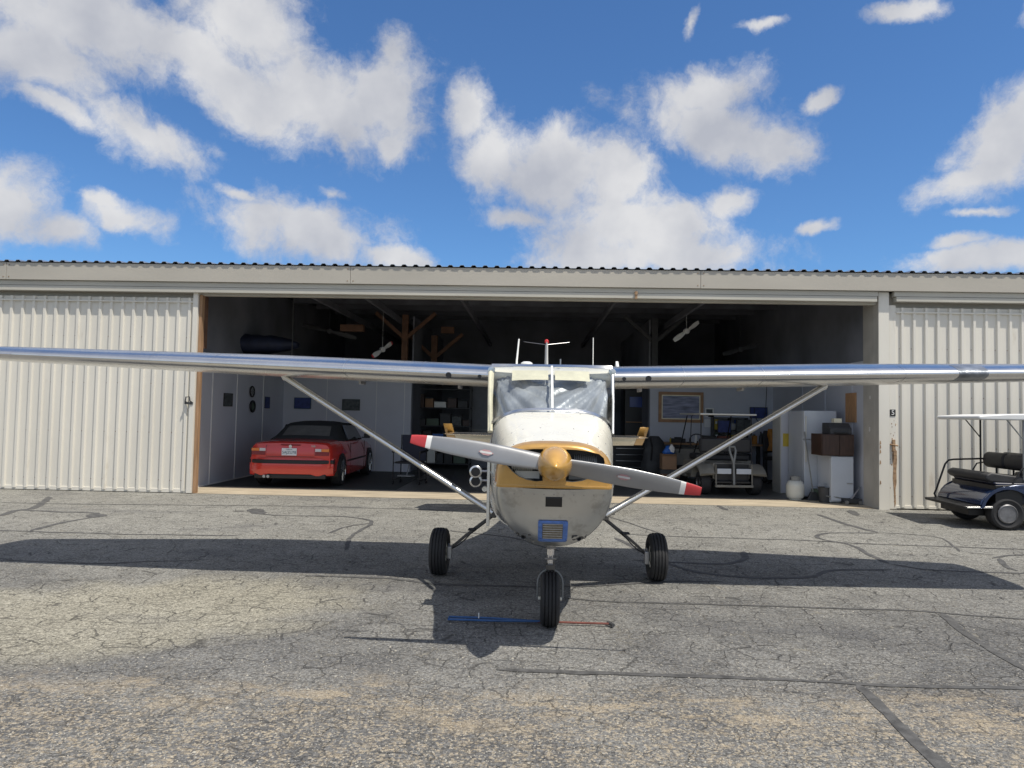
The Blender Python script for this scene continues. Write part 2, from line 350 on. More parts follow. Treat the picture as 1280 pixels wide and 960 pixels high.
# ---------------------------------------------------------------- mesh helpers
class MB:
    def __init__(s): s.v = []; s.f = []; s.m = []
    def add(s, vs, fs, mi=0):
        o = len(s.v); s.v += [tuple(p) for p in vs]; s.f += [tuple(i+o for i in f) for f in fs]; s.m += [mi]*len(fs); return s
    def box(s, x0, x1, y0, y1, z0, z1, mi=0):
        vs = [(x, y, z) for x in (x0, x1) for y in (y0, y1) for z in (z0, z1)]
        return s.add(vs, [(0,1,3,2),(4,6,7,5),(0,4,5,1),(2,3,7,6),(0,2,6,4),(1,5,7,3)], mi)
    def tube(s, pts, r, n=10, mi=0, cap=True, closed=False):
        pts = [Vector(p) for p in pts]; k = len(pts); rs = r if isinstance(r, (list, tuple)) else [r]*k
        vs = []; up0 = None
        for i, p in enumerate(pts):
            a = pts[(i-1) % k] if (i > 0 or closed) else p; b = pts[(i+1) % k] if (i < k-1 or closed) else p
            d = (b-a)
            if d.length < 1e-9: d = Vector((0, 0, 1))
            d.normalize()
            if up0 is None: up0 = Vector((0, 0, 1)) if abs(d.z) < .9 else Vector((1, 0, 0))
            x = d.cross(up0)
            if x.length < 1e-4: x = d.cross(Vector((0, 1, .3)))
            x.normalize(); y = x.cross(d).normalized(); up0 = y
            for j in range(n):
                t_ = 2*pi*j/n; vs.append(p + (x*cos(t_) + y*sin(t_))*rs[i])
        fs = []
        for i in range(k if closed else k-1):
            for j in range(n):
                a = i*n+j; b = i*n+(j+1) % n; c = ((i+1) % k)*n+(j+1) % n; d = ((i+1) % k)*n+j
                fs.append((a, b, c, d))
        if cap and not closed: fs += [tuple(range(n))[::-1], tuple((k-1)*n+j for j in range(n))]
        return s.add(vs, fs, mi)
    def lathe(s, prof, c=(0,0,0), axis='z', n=32, mi=0, mis=None):
        c = Vector(c); vs = []
        for (r, h) in prof:
            for j in range(n):
                t_ = 2*pi*j/n; a, b = r*cos(t_), r*sin(t_)
                vs.append(c + Vector({'z': (a, b, h), 'x': (h, a, b), 'y': (b, h, a)}[axis]))
        o = len(s.v); s.v += [tuple(p) for p in vs]
        for i in range(len(prof)-1):
            for j in range(n):
                s.f.append((o+i*n+j, o+i*n+(j+1) % n, o+(i+1)*n+(j+1) % n, o+(i+1)*n+j)); s.m.append(mis[i] if mis else mi)
        for i, rev in ((0, True), (len(prof)-1, False)):
            if prof[i][0] > 1e-6:
                f = [o+i*n+j for j in range(n)]
                s.f.append(tuple(f[::-1] if rev else f)); s.m.append(mis[min(i, len(mis)-1)] if mis else mi)
        return s
    def loft(s, secs, closed=True, caps=True, mi=0, mfun=None):
        n = len(secs[0]); o = len(s.v)
        for sc in secs: s.v += [tuple(p) for p in sc]
        for i in range(len(secs)-1):
            for j in range(n if closed else n-1):
                s.f.append((o+i*n+j, o+i*n+(j+1) % n, o+(i+1)*n+(j+1) % n, o+(i+1)*n+j)); s.m.append(mfun(i, j) if mfun else mi)
        if caps:
            s.f.append(tuple(o+j for j in range(n))[::-1]); s.m.append(mi)
            s.f.append(tuple(o+(len(secs)-1)*n+j for j in range(n))); s.m.append(mi)
        return s
    def prism(s, poly, axis, a, b, mi=0):
        n = len(poly)
        def pt(p, h): return {'y': (p[0], h, p[1]), 'z': (p[0], p[1], h), 'x': (h, p[0], p[1])}[axis]
        vs = [pt(p, a) for p in poly] + [pt(p, b) for p in poly]
        fs = [tuple(range(n))[::-1], tuple(range(n, 2*n))] + [(i, (i+1) % n, n+(i+1) % n, n+i) for i in range(n)]
        return s.add(vs, fs, mi)
    def xf(s, mtx, start=0):
        for i in range(start, len(s.v)): s.v[i] = tuple(mtx @ Vector(s.v[i]))
        return s

def mesh_of(name, mb, mats):
    me = bpy.data.meshes.new(name); me.from_pydata(mb.v, [], mb.f)
    bm = bmesh.new(); bm.from_mesh(me); bmesh.ops.recalc_face_normals(bm, faces=bm.faces)
    bm.to_mesh(me); bm.free()
    mats = mats if isinstance(mats, (list, tuple)) else [mats]
    for m_ in mats: me.materials.append(M[m_] if isinstance(m_, str) else m_)
    if len(me.polygons) == len(mb.m):
        me.polygons.foreach_set('material_index', mb.m)
    return me
def part(name, mb, mats, parent=None, smooth=False, bevel=0., sub=0, ang=40, label=None, seg=2):
    me = mesh_of(name, mb, mats)
    o = bpy.data.objects.new(name, me); C.objects.link(o)
    if parent: o.parent = parent
    if smooth:
        me.polygons.foreach_set('use_smooth', [True]*len(me.polygons))
        if ang < 180 and not bevel: me.set_sharp_from_angle(angle=radians(ang))
    if bevel:
        b = o.modifiers.new('bevel', 'BEVEL'); b.width = bevel; b.segments = seg; b.limit_method = 'ANGLE'; b.angle_limit = radians(40)
        me.polygons.foreach_set('use_smooth', [True]*len(me.polygons)); b.harden_normals = True
    if sub:
        b = o.modifiers.new('sub', 'SUBSURF'); b.levels = sub; b.render_levels = sub
    if label: o['label'] = label
    return o
def thing(name, label, cat, loc=(0,0,0), rotz=0., group=None):
    o = bpy.data.objects.new(name, None); C.objects.link(o); o.location = loc; o.rotation_euler = (0, 0, rotz)
    o['label'] = label; o['category'] = cat
    if group: o['group'] = group
    o.empty_display_size = .1
    return o
def tag(o, label, cat, group=None):
    o['label'] = label; o['category'] = cat
    if group: o['group'] = group
    return o
def struct(name, mb, mats, kind='structure', **k):
    o = part(name, mb, mats, **k); o['kind'] = kind; return o
def text_part(name, body, size, mtl, parent, loc, rot=(pi/2, 0, 0), ext=.001, align='CENTER'):
    cu = bpy.data.curves.new(name, 'FONT'); cu.body = body; cu.size = size; cu.extrude = ext; cu.align_x = align; cu.align_y = 'CENTER'
    tmp = bpy.data.objects.new('tmp', cu); C.objects.link(tmp)
    dg = bpy.context.evaluated_depsgraph_get(); me = bpy.data.meshes.new_from_object(tmp.evaluated_get(dg))
    bpy.data.objects.remove(tmp); me.materials.clear(); me.materials.append(M[mtl])
    o = bpy.data.objects.new(name, me); C.objects.link(o); o.parent = parent; o.location = loc; o.rotation_euler = rot
    return o
def arc(cx, cy, r, a0, a1, n=8):
    return [(cx+r*cos(radians(a0+(a1-a0)*i/n)), cy+r*sin(radians(a0+(a1-a0)*i/n))) for i in range(n+1)]
def rrect(x0, x1, y0, y1, r, n=5):
    return arc(x1-r, y0+r, r, -90, 0, n)+arc(x1-r, y1-r, r, 0, 90, n)+arc(x0+r, y1-r, r, 90, 180, n)+arc(x0+r, y0+r, r, 180, 270, n)

# ================================================================ ground
mb = MB(); mb.add([(-250, -150, 0), (250, -150, 0), (250, 250, 0), (-250, 250, 0)], [(0, 1, 2, 3)])
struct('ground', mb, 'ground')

HY, HYAW = 12.15, radians(-1.8)
HM = Matrix.Translation((0, HY, 0)) @ Matrix.Rotation(HYAW, 4, 'Z'); HI = HM.inverted()
def HL(px, py, ly):           # point of the sight line on the hangar-local plane y = ly
    o = HI @ Vector((0, 0, CH)); d = HI.to_3x3() @ ray(px, py); return o + d*((ly-o.y)/d.y)
def hx(px, ly, py=560): return HL(px, py, ly).x
def hz(px, py, ly): return HL(px, py, ly).z

# sealed cracks in the asphalt, each a thin band of tar
def ribbon(pts, w, seed):
    rnd = random.Random(seed); P3 = [G(*p) for p in pts]
    dense = []
    for a, b in zip(P3[:-1], P3[1:]):
        k = max(2, int((b-a).length/.10))
        for i in range(k): dense.append(a.lerp(b, i/k))
    dense.append(P3[-1])
    # smooth + wander
    for _ in range(3):
        dense = [dense[0]] + [(dense[i-1]+dense[i]*2+dense[i+1])/4 for i in range(1, len(dense)-1)] + [dense[-1]]
    L_, R_ = [], []; ww = w; off = 0
    for i, p in enumerate(dense):
        d = (dense[min(i+1, len(dense)-1)]-dense[max(i-1, 0)]).normalized(); nrm = Vector((-d.y, d.x, 0))
        ww = ww*.7 + .3*w*rnd.uniform(.45, 1.6); off = off*.8 + rnd.uniform(-.012, .012)
        e = .15 if i in (0, len(dense)-1) else 1
        L_.append(p+nrm*(off+ww/2*e)); R_.append(p+nrm*(off-ww/2*e))
    n = len(dense); vs = [(p.x, p.y, .003) for p in L_]+[(p.x, p.y, .003) for p in R_]
    mb = MB(); mb.add(vs, [(i, i+1, n+i+1, n+i) for i in range(n-1)]); return mb
seals = [([(0,645),(22,637),(41,637),(56,628),(62,621)], .09), ([(22,637.5),(75,640),(127,641),(118,647),(75,654),(36,664)], .07), ([(112,643),(124,644),(120,647)], .22),
 ([(-60,661),(0,663),(112,667),(210,669),(300,670)], .035), ([(0,628),(75,630),(300,632),(430,634),(560,638)], .035),
 ([(316,636),(319,640),(326,643)], .20), ([(322,642),(345,645),(430,645.5),(465,650),(462,656),(440,670),(432,688)], .05), ([(409,667),(430,658),(466,654)], .05),
 ([(896,632),(900,634),(910,638)], .10), ([(780,668),(850,671),(1023,676),(1062,679),(1280,687),(1330,690)], .035), ([(1022,643),(1062,657),(1098,666)], .07),
 ([(1098,666.5),(1034,666),(1018,669),(1027,675),(1062,680),(1090,695),(1112,705)], .055), ([(1200,690),(1180,672),(1140,668),(1098,666)], .03),
 ([(1112,712),(1034,713),(1020,722),(921,722),(868,715),(820,700),(770,672)], .06), ([(1112,705),(1155,713),(1280,717),(1330,719)], .05),
 ([(931,689),(935,698),(914,706),(850,704),(790,700)], .055), ([(1240,698),(1262,694),(1300,693)], .05), ([(1248,698),(1258,709),(1272,714)], .05),
 ([(700,747),(750,752),(850,755),(970,759),(1105,762),(1176,766),(1280,775),(1340,780)], .030), ([(1176,766),(1190,781),(1233,808),(1290,842)], .070),
 ([(620,838),(700,842),(850,845),(939,848),(1062,854),(1180,859),(1300,862)], .045), ([(1070,855),(1085,870),(1098,882),(1140,918),(1190,966),(1230,1010)], .065),
 ([(380,720),(430,721),(490,723),(538,730),(600,733),(720,734.5),(790,730),(850,727),(900,727)], .04),
 ([(1062,638),(1073,645)], .12), ([(560,664),(600,668),(640,672),(700,690)], .04), ([(740,640),(790,655),(830,668)], .03), ([(0,700),(120,705),(260,700)], .02)]
allm = MB()
for i, (pts, w) in enumerate(seals):
    r_ = ribbon(pts, w, i); allm.add([(x, y, z+.0004*i*.1) for x, y, z in r_.v], r_.f)
struct('crack_sealant', allm, 'tar')

# loose grit in the foreground
gm = MB(); rnd = random.Random(3)
def stone(x, y, s):
    a = rnd.uniform(0, 6.28); vs = []
    for k in range(4):
        t_ = a+k*pi/2+rnd.uniform(-.4, .4); r_ = s*rnd.uniform(.6, 1.2); vs.append((x+r_*cos(t_), y+r_*sin(t_), rnd.uniform(0, s*.3)))
    vs.append((x+rnd.uniform(-.2, .2)*s, y+rnd.uniform(-.2, .2)*s, s*rnd.uniform(.5, .9)))
    gm.add(vs, [(0, 1, 4), (1, 2, 4), (2, 3, 4), (3, 0, 4)], rnd.choice((0, 0, 0, 1, 1, 2)))
for _ in range(17000):
    y = 2.6 + abs(rnd.gauss(0, 1.0)); x = rnd.uniform(-.85, .85)*(y+.4)
    stone(x, y, rnd.uniform(.002, .0060) if rnd.random() < .96 else rnd.uniform(.006, .010))
for _ in range(2600):
    y = rnd.uniform(4, 8); x = rnd.uniform(-.8, .8)*y
    stone(x, y, rnd.uniform(.002, .008))
struct('gravel', gm, [mat('pale_grit', (.42, .39, .33), .9), mat('grey_grit', (.26, .25, .235), .9), mat('dark_grit', (.10, .10, .10), .9)], kind='stuff')

# ================================================================ hangar
hangar = thing('hangar', 'long cream corrugated metal hangar with its wide middle bay standing open', 'building', (0, HY, 0), HYAW)
xl = hx(246, 0, 480); xr = hx(1098, -.05, 500); xr2 = hx(1111.5, -.05, 500)
Z_SH, Z_TR, Z_FA = 3.50, 3.68, 4.0
HX0, HX1 = -26., 26.
# hangar floor, and the sun patch inside the door painted as a tan strip (setting)
def hworld(mb): return mb.xf(HM)
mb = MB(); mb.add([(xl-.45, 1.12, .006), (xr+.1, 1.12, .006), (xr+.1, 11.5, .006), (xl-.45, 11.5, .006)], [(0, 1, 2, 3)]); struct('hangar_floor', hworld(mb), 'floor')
mb = MB(); mb.add([(xl-.02, .0, .004), (xr+.02, -.0, .004), (xr+.02, 1.16, .004), (xl-.42, 1.16, .004), (xl-.42, .12, .004), (xl-.02, .12, .004)], [(0, 1, 2, 3, 4, 5)]); struct('sun_patch_floor', hworld(mb), 'conc')  # pool of sunlight painted as a paler concrete strip
mb = MB(); mb.box(xl-.3, -2.2, 1.20, 5.2, .007, .012); struct('floor_mat', hworld(mb), 'mat')

def corrugated(x0, x1, z0, z1, y=0., pitch=.2, top=.042, side=.011, h=.034, th=0, flip=1):
    mb = MB(); xs = []; x = x0
    prof = [(x0, y)]
    c = x0+pitch*.55
    while c+top/2+side < x1:
        prof += [(c-top/2-side, y), (c-top/2, y-h*flip), (c+top/2, y-h*flip), (c+top/2+side, y)]
        c += pitch
    prof.append((x1, y))
    n = len(prof); vs = [(a, b, z0) for a, b in prof]+[(a, b, z1) for a, b in prof]
    mb.add(vs, [(i, i+1, n+i+1, n+i) for i in range(n-1)]); return mb
def solid(o, t_):
    m_ = o.modifiers.new('solid', 'SOLIDIFY'); m_.thickness = t_; m_.offset = -1; return o
# sliding doors
dl = part('sliding_door', corrugated(HX0, xl-.10, .045, 3.42, 0), 'panelw', hangar)
mb = MB(); mb.box(HX0, xl-.03, .03, .07, .03, 3.40); mb.box(HX0, xl-.1, -.012, .03, 0.01, .075); mb.box(HX0, xl-.1, -.045, .03, 3.33, 3.355)
part('door_frame', mb, 'panelw', dl, bevel=.004)
mb = MB(); mb.box(xl-.098, xl-.012, -.05, .08, .01, 3.66); part('edge_channel', mb, 'panelw', dl, bevel=.004)
def screws(x0, x1, door, seed):
    rnd = random.Random(seed); mb = MB(); c = x0+.2*.55
    while c < x1-.05:
        for z in (.22, 1.05, 1.9, 2.72): 
            if rnd.random() < .85: mb.prism([(c-.045+.006*cos(a*pi/3), z+rnd.uniform(-.006, .006)+.006*sin(a*pi/3)) for a in range(6)], 'y', -.006, .0)
        c += .2
    part('screw', mb, 'rust', door)
screws(max(HX0, -12.), xl-.10, dl, 2)
# pull handle on the left door
hp = HL(236.5, 500, -.05); mb = MB()
mb.tube([(hp.x-.05, -.05, hp.z-.035), (hp.x-.045, -.10, hp.z-.03), (hp.x-.03, -.11, hp.z+.05), (hp.x+.03, -.11, hp.z+.055), (hp.x+.04, -.10, hp.z-.02), (hp.x+.045, -.05, hp.z-.035)], .011, 8)
mb.box(hp.x-.075, hp.x+.07, -.062, -.05, hp.z-.075, hp.z-.035); part('handle', mb, 'dark', dl, smooth=True)
drx = xr2+.13
dr = part('sliding_door', corrugated(drx, HX1, .045, 3.42, 0), 'panelw', hangar)
mb = MB(); mb.box(drx-.03, HX1, .03, .07, .03, 3.40); mb.box(drx, HX1, -.012, .03, 0.02, .07); mb.box(drx, HX1, -.045, .03, 3.325, 3.35)
part('door_frame', mb, 'panelw', dr, bevel=.004)
screws(drx, 12., dr, 3)
mb = MB(); mb.box(xr2+.012, drx-.004, -.03, .08, .012, 3.46); part('edge_channel', mb, 'panelw', dr, bevel=.004)
np_ = HL(1116, 516, -.035); mb = MB(); mb.box(np_.x-.045, np_.x+.045, -.038, -.031, np_.z-.055, np_.z+.055); pl_ = part('number_plate', mb, 'black', dr)
text_part('number', '5', .115, 'whitep', dr, (np_.x, -.0395, np_.z))
mb = MB(); r0 = HL(1117, 557, -.03)
mb.box(r0.x-.03, r0.x+.015, -.062, -.031, r0.z-.10, r0.z+.10); mb.tube([(r0.x-.07, -.05, r0.z+.02), (r0.x+.06, -.06, r0.z)], .014, 8); mb.box(r0.x-.02, r0.x+.03, -.08, -.05, r0.z-.16, r0.z-.08)
part('latch', mb, 'rust', dr, bevel=.003)
mb = MB(); rnd = random.Random(5)
pts = [(-.035, 0), (.035, 0), (.04, -.12), (.028, -.3), (.032, -.5), (.012, -.62), (.018, -.85), (-.004, -.92), (-.012, -.7), (-.03, -.42), (-.022, -.25), (-.04, -.1)]
mb.prism([(r0.x+.015+a, r0.z-.12+b) for a, b in pts], 'y', -.0335, -.0305); part('rust_streak', mb, 'rust', dr)
mb = MB()
for k in range(24):
    a = rnd.uniform(xr2+.02, drx-.01); z = rnd.uniform(.05, 1.5); s_ = rnd.uniform(.004, .012); mb.prism([(a+s_*cos(i)*rnd.uniform(.6, 1.2), z+s_*1.6*sin(i)) for i in (0, 1.2, 2.4, 3.6, 4.9)], 'y', -.0325, -.0302)
for (a, b) in ((.0, -.02), (.006, .05), (.012, -.1), (.0, -.28), (.0, -.62)):
    mb.prism([(xr+.012+s_, hz(1105, 560, -.06)+b+c_) for s_, c_ in ((0, 0), (.025, .02), (.02, .06), (.006, .075))], 'y', -.064, -.0565)
part('rust_spots', mb, 'rust', dr)
lp = HL(1104, 575, -.06)
# posts
mb = MB(); mb.box(xr, xr2, -.055, .10, 0, Z_TR); mb.box(xr-.001, xr+.04, .10, .50, 0, Z_TR-.02); part('post', mb, ['jamb'], hangar, bevel=.005)
mb = MB(); mb.box(xr+.004, xr2-.002, -.060, -.0552, .0, Z_TR-.004); part('post_cover', mb, 'panelw', hangar)
for (px, py, ch) in ((1092.5, 497, '8'), (1093, 537, '8')):
    k = None
    z = hz(px, py, .2); text_part('number', ch, .11 if py > 500 else .085, 'whitep', hangar, (xr-.003, .26 if py > 500 else .24, z), (pi/2, 0, -pi/2))
mb = MB(); mb.box(xl-.008, xl+.045, .0, .10, 0, Z_SH-.02); part('wooden_post', mb, 'wood', hangar, bevel=.006)
mb = MB(); mb.box(xl-.06, xl+.03, .105, .26, 2.55, Z_SH-.02); part('wall_stud', mb, 'rafter', hangar)
# fascia and tracks
mb = MB(); xs = [HX0, hx(8, -.17, 335), hx(438, -.17, 345), hx(876, -.17, 350), 14.2, HX1]
for a, b in zip(xs[:-1], xs[1:]): mb.box(a+.003, b-.003, -.17, -.10, Z_TR, Z_FA-.02)
part('fascia', mb, 'fascia', hangar, bevel=.003)
mb = MB()
for xx in xs[1:4]:
    for k in (-1, 1):
        for z in (3.72, 3.93): mb.box(xx+k*.05-.008, xx+k*.05+.008, -.175, -.169, z, z+.016)
part('fascia_bolts', mb, 'rust', hangar)
mb = MB(); mb.box(HX0, xr-.03, -.118, -.02, Z_TR-.085, Z_TR-.004); mb.box(HX0, xr-.05, -.128, -.01, Z_SH, Z_TR-.091)
mb.box(xr2+.06, HX1, -.118, -.02, Z_TR-.085, Z_TR-.004); mb.box(xr2+.09, HX1, -.128, -.01, Z_SH+.01, Z_TR-.091); mb.box(xl-.1, xr, .02, .12, Z_SH-.03, Z_FA-.1)
part('door_track', mb, 'track', hangar, bevel=.004)
mb = MB(); bx_ = hx(795, -.13, 368); mb.box(bx_-.02, bx_+.02, -.15, -.12, Z_SH-.01, Z_TR-.06); mb.tube([(bx_, -.16, Z_TR-.09), (bx_, -.12, Z_TR-.09)], .03, 10); part('track_hanger', mb, 'rust', hangar)
mb = MB(); mb.box(HX0, HX1, .05, .12, 3.30, 3.66); part('door_header', mb, 'fascia', hangar) if False else None
# panels above doors (recess)
for a_, b_ in ((HX0, xl-.1), (xr2, HX1)): part('recess_panel', MB().box(a_, b_, .08, .10, 3.30, Z_TR), 'fascia', hangar)
# roof
roofsl = radians(4)
rf = corrugated(HX0, HX1, 0, 13.0, 0, .2, .05, .025, .030)
vs = []
for (x, y, z) in rf.v:   # lay the sheet flat and tilt: y -> up, z -> back
    b = -.195+z; vs.append((x, b*cos(roofsl), Z_FA+.004-y+b*sin(roofsl)))
rf.v = vs; ro = part('roof', rf, 'roofm', hangar); solid(ro, -.004)
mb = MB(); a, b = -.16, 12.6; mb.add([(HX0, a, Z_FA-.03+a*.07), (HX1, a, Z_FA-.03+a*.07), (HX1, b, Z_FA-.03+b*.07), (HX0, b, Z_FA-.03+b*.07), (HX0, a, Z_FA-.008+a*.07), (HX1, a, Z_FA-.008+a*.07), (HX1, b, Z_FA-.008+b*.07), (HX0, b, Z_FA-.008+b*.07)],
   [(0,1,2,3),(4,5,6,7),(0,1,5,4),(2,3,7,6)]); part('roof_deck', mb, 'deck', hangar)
# outer walls so the building is whole
mb = MB(); mb.box(HX0, HX0+.1, .1, 12.4, 0, Z_FA-.05); mb.box(HX1-.1, HX1, .1, 12.4, 0, Z_FA-.05); mb.box(HX0, HX1, 12.3, 12.4, 0, Z_FA+.82); part('outer_wall', mb, 'panelw', hangar)
# interior side walls, partitions
BK = 5.30
xpl = hx(513, BK, 540); xpr = hx(812, BK, 540); PH = 2.55
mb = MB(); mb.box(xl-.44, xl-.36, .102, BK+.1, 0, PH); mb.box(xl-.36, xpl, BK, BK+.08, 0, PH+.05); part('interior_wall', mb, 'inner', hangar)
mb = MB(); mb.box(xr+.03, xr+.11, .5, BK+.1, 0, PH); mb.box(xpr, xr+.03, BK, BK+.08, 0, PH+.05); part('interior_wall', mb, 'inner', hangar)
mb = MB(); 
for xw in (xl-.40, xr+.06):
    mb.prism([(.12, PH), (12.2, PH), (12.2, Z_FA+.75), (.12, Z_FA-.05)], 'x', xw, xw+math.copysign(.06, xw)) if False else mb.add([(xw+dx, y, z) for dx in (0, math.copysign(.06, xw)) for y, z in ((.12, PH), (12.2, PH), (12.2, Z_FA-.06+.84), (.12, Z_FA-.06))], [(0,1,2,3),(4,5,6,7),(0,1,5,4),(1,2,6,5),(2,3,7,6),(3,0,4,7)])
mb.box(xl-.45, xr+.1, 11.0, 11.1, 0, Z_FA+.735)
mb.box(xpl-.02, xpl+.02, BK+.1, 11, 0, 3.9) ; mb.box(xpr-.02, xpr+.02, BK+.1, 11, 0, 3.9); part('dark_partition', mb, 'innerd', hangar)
# wall battens
mb = MB()
for px in (263, 294, 327): 
    # sight line meets the left wall x = xl-.02
    o = HI @ Vector((0, 0, CH)); d = HI.to_3x3() @ ray(px, 550); t_ = (xl-.36-o.x)/d.x; yy = (o+d*t_).y
    mb.box(xl-.36, xl-.348, yy-.012, yy+.012, .02, PH-.01)
mb.box(xl-.36, xl-.352, .12, BK, .0, .03)
for px in (408, 470, 505): xx = hx(px, BK, 520); mb.box(xx-.006, xx+.006, BK-.008, BK, .02, PH)
part('wall_batten', mb, M['whitep'], hangar)
mb = MB()
for px in (869, 915): xx = hx(px, BK, 500); mb.box(xx-.008, xx+.008, BK-.008, BK, .02, PH)
for yy in (1.0, 2.2, 3.4): mb.box(xr+.018, xr+.03, yy-.012, yy+.012, .02, PH)
part('wall_batten', mb, 'inner', hangar)
# posts and braces inside, rafters, purlins
def post(px, ly, w, ztop, mt, brace=True, zb=2.62):
    xx = hx(px, ly, 440); mb = MB(); mb.box(xx-w/2, xx+w/2, ly-.06, ly+.06, zb, ztop); o = part('roof_post', mb, mt, hangar, bevel=.004)
    if brace:
        mb = MB()
        for s_ in (-1, 1):
            a = Vector((xx+s_*w*.4, ly, ztop-.55)); b = Vector((xx+s_*.75, ly, ztop+.05)); d = (b-a).normalized(); n_ = Vector((-d.z, 0, d.x))*.045
            mb.add([a-n_-Vector((0,.03,0)), a+n_-Vector((0,.03,0)), b+n_-Vector((0,.03,0)), b-n_-Vector((0,.03,0)), a-n_+Vector((0,.03,0)), a+n_+Vector((0,.03,0)), b+n_+Vector((0,.03,0)), b-n_+Vector((0,.03,0))], [(0,1,2,3),(4,5,6,7),(0,1,5,4),(1,2,6,5),(2,3,7,6),(3,0,4,7)])
        part('brace', mb, mt, o)
post(506, 5.34, .15, 3.92, 'rafter'); post(543, 6.6, .16, 3.55, 'rafter', zb=2.7); post(818, 5.34, .15, 3.92, 'dark')
mb = MB(); mb.box(xpl+.03, xpr-.03, 5.28, 5.40, 2.46, 2.60); mb.box(xpl+.05, xpr-.05, 6.54, 6.66, 2.56, 2.70); part('tie_beam', mb, 'rafter', hangar)
mb = MB()
for yy in (1.6, 3.3, 5.1, 6.9, 8.7, 10.5): mb.box(xl-.1, xr+.1, yy-.04, yy+.04, Z_FA-.22+yy*.07, Z_FA-.045+yy*.07)
part('purlin', mb, 'deck', hangar)
mb = MB()
for xx in (xl+1.5, xpl-.3, xpl+1.6, xpr-1.3, xpr+.4): mb.box(xx-.03, xx+.03, .2, 11, Z_FA-.30, Z_FA-.17)
part('ceiling_joist', mb, 'deck', hangar)
mb = MB()
mb.box(hx(428, 4.4, 408), hx(456, 4.4, 408), 4.2, 4.4, hz(440, 415, 4.4), hz(440, 407, 4.4)); part('rafter', mb, 'rafter', hangar); mb = MB(); mb.box(hx(552, 6.6, 411), hx(568, 6.6, 411), 6.5, 6.6, hz(560, 417, 6.6), hz(560, 409, 6.6))
part('rafter', mb, 'rafter', hangar)

# ---------------- small things in the hangar
def hthing(name, label, cat, lx, ly, lz=0., rot=0., group=None):
    return thing(name, label, cat, HM @ Vector((lx, ly, lz)), HYAW+rot, group)
def picture(name, label, cat, px0, px1, py0, py1, mt, frame=None, fw=.03, ly=BK-.01, rule=True):
    a = HL(px0, (py0+py1)/2, ly); b = HL(px1, (py0+py1)/2, ly); z0 = HL((px0+px1)/2, py1, ly).z; z1 = HL((px0+px1)/2, py0, ly).z
    w, h = b.x-a.x, z1-z0
    t_ = hthing(name, label, cat, (a.x+b.x)/2, ly, z0)
    mb = MB(); mb.box(-w/2+fw*.5, w/2-fw*.5, -.018, -.006, fw*.5, h-fw*.5); part('print', mb, mt, t_)
    mb = MB(); f = frame or 'dark'
    mb.box(-w/2, w/2, -.03, -.002, 0, fw); mb.box(-w/2, w/2, -.03, -.002, h-fw, h); mb.box(-w/2, -w/2+fw, -.03, -.002, fw, h-fw); mb.box(w/2-fw, w/2, -.03, -.002, fw, h-fw)
    part('frame', mb, f, t_, bevel=.002)
    return t_, w, h
picture('poster', 'blue landscape poster on white back wall above the red car', 'poster', 368, 389, 497, 511, 'blueposter', 'navy', .012)
picture('poster', 'dark photo poster on back wall right of the red car roof', 'poster', 428, 450, 499, 513, 'darkposter', 'dark', .012)
pt, w, h = picture('framed_picture', 'large landscape print in wide oak frame above workbench', 'picture', 823, 879, 490, 528, 'seaview', 'oak', .075)
mb = MB(); mb.box(-w/2+.075, w/2-.075, -.024, -.019, .075, .10); mb.box(-w/2+.075, w/2-.075, -.024, -.019, h-.1, h-.075); mb.box(-w/2+.075, -w/2+.1, -.024, -.019, .1, h-.1); mb.box(w/2-.1, w/2-.075, -.024, -.019, .1, h-.1); part('picture_mount', mb, 'visor', pt)
picture('poster', 'small dark poster on wall above the right end of the workbench', 'poster', 937, 959, 509, 523, 'blueposter', 'dark', .012)
picture('notice', 'pinned dark and white notice right of the oak framed picture', 'notice', 881, 892, 510, 521, 'darkposter', 'whitep', .03)
picture('notice', 'pale paper notice hanging just below the dark notice', 'notice', 880, 890, 524, 534, 'plate', 'whitep', .01)
def wallpic(px0, px1, py0, py1, name, label, cat, build):
    o = HI @ Vector((0, 0, CH)); xw = xl-.358
    def y_at(px, py): d = HI.to_3x3() @ ray(px, py); t_ = (xw-o.x)/d.x; return o+d*t_
    a = y_at(px0, py1); b = y_at(px1, py0); c = y_at((px0+px1)/2, py1); e = y_at((px0+px1)/2, py0)
    t_ = hthing(name, label, cat, xw, (a.y+b.y)/2, c.z); build(t_, b.y-a.y, e.z-c.z)
def b_pic(mt):
    def f(t_, w, h):
        mb = MB(); mb.box(.002, .010, -w/2+.012, w/2-.012, .012, h-.012); part('print', mb, mt, t_)
        mb = MB(); mb.box(.0, .014, -w/2, w/2, 0, .012); mb.box(.0, .014, -w/2, w/2, h-.012, h); mb.box(0, .014, -w/2, -w/2+.012, .012, h-.012); mb.box(0, .014, w/2-.012, w/2, .012, h-.012); part('frame', mb, 'black', t_)
    return f
def b_ring(t_, w, h):
    mb = MB(); r_ = min(h, 1)/2; mb.tube([(.03, r_*.85*cos(a*pi/12), r_+r_*.85*sin(a*pi/12)) for a in range(24)], r_*.13, 8, closed=True); part('rim', mb, 'black', t_, smooth=True)
    mb = MB()
    for a in range(3): mb.tube([(.03, r_*.8*cos(a*pi/3), r_+r_*.8*sin(a*pi/3)), (.03, -r_*.8*cos(a*pi/3), r_-r_*.8*sin(a*pi/3))], .008, 6)
    mb.lathe([(r_*.2, .015), (r_*.2, .045)], (0, 0, r_), 'x', 16); part('spoke', mb, 'hose', t_)
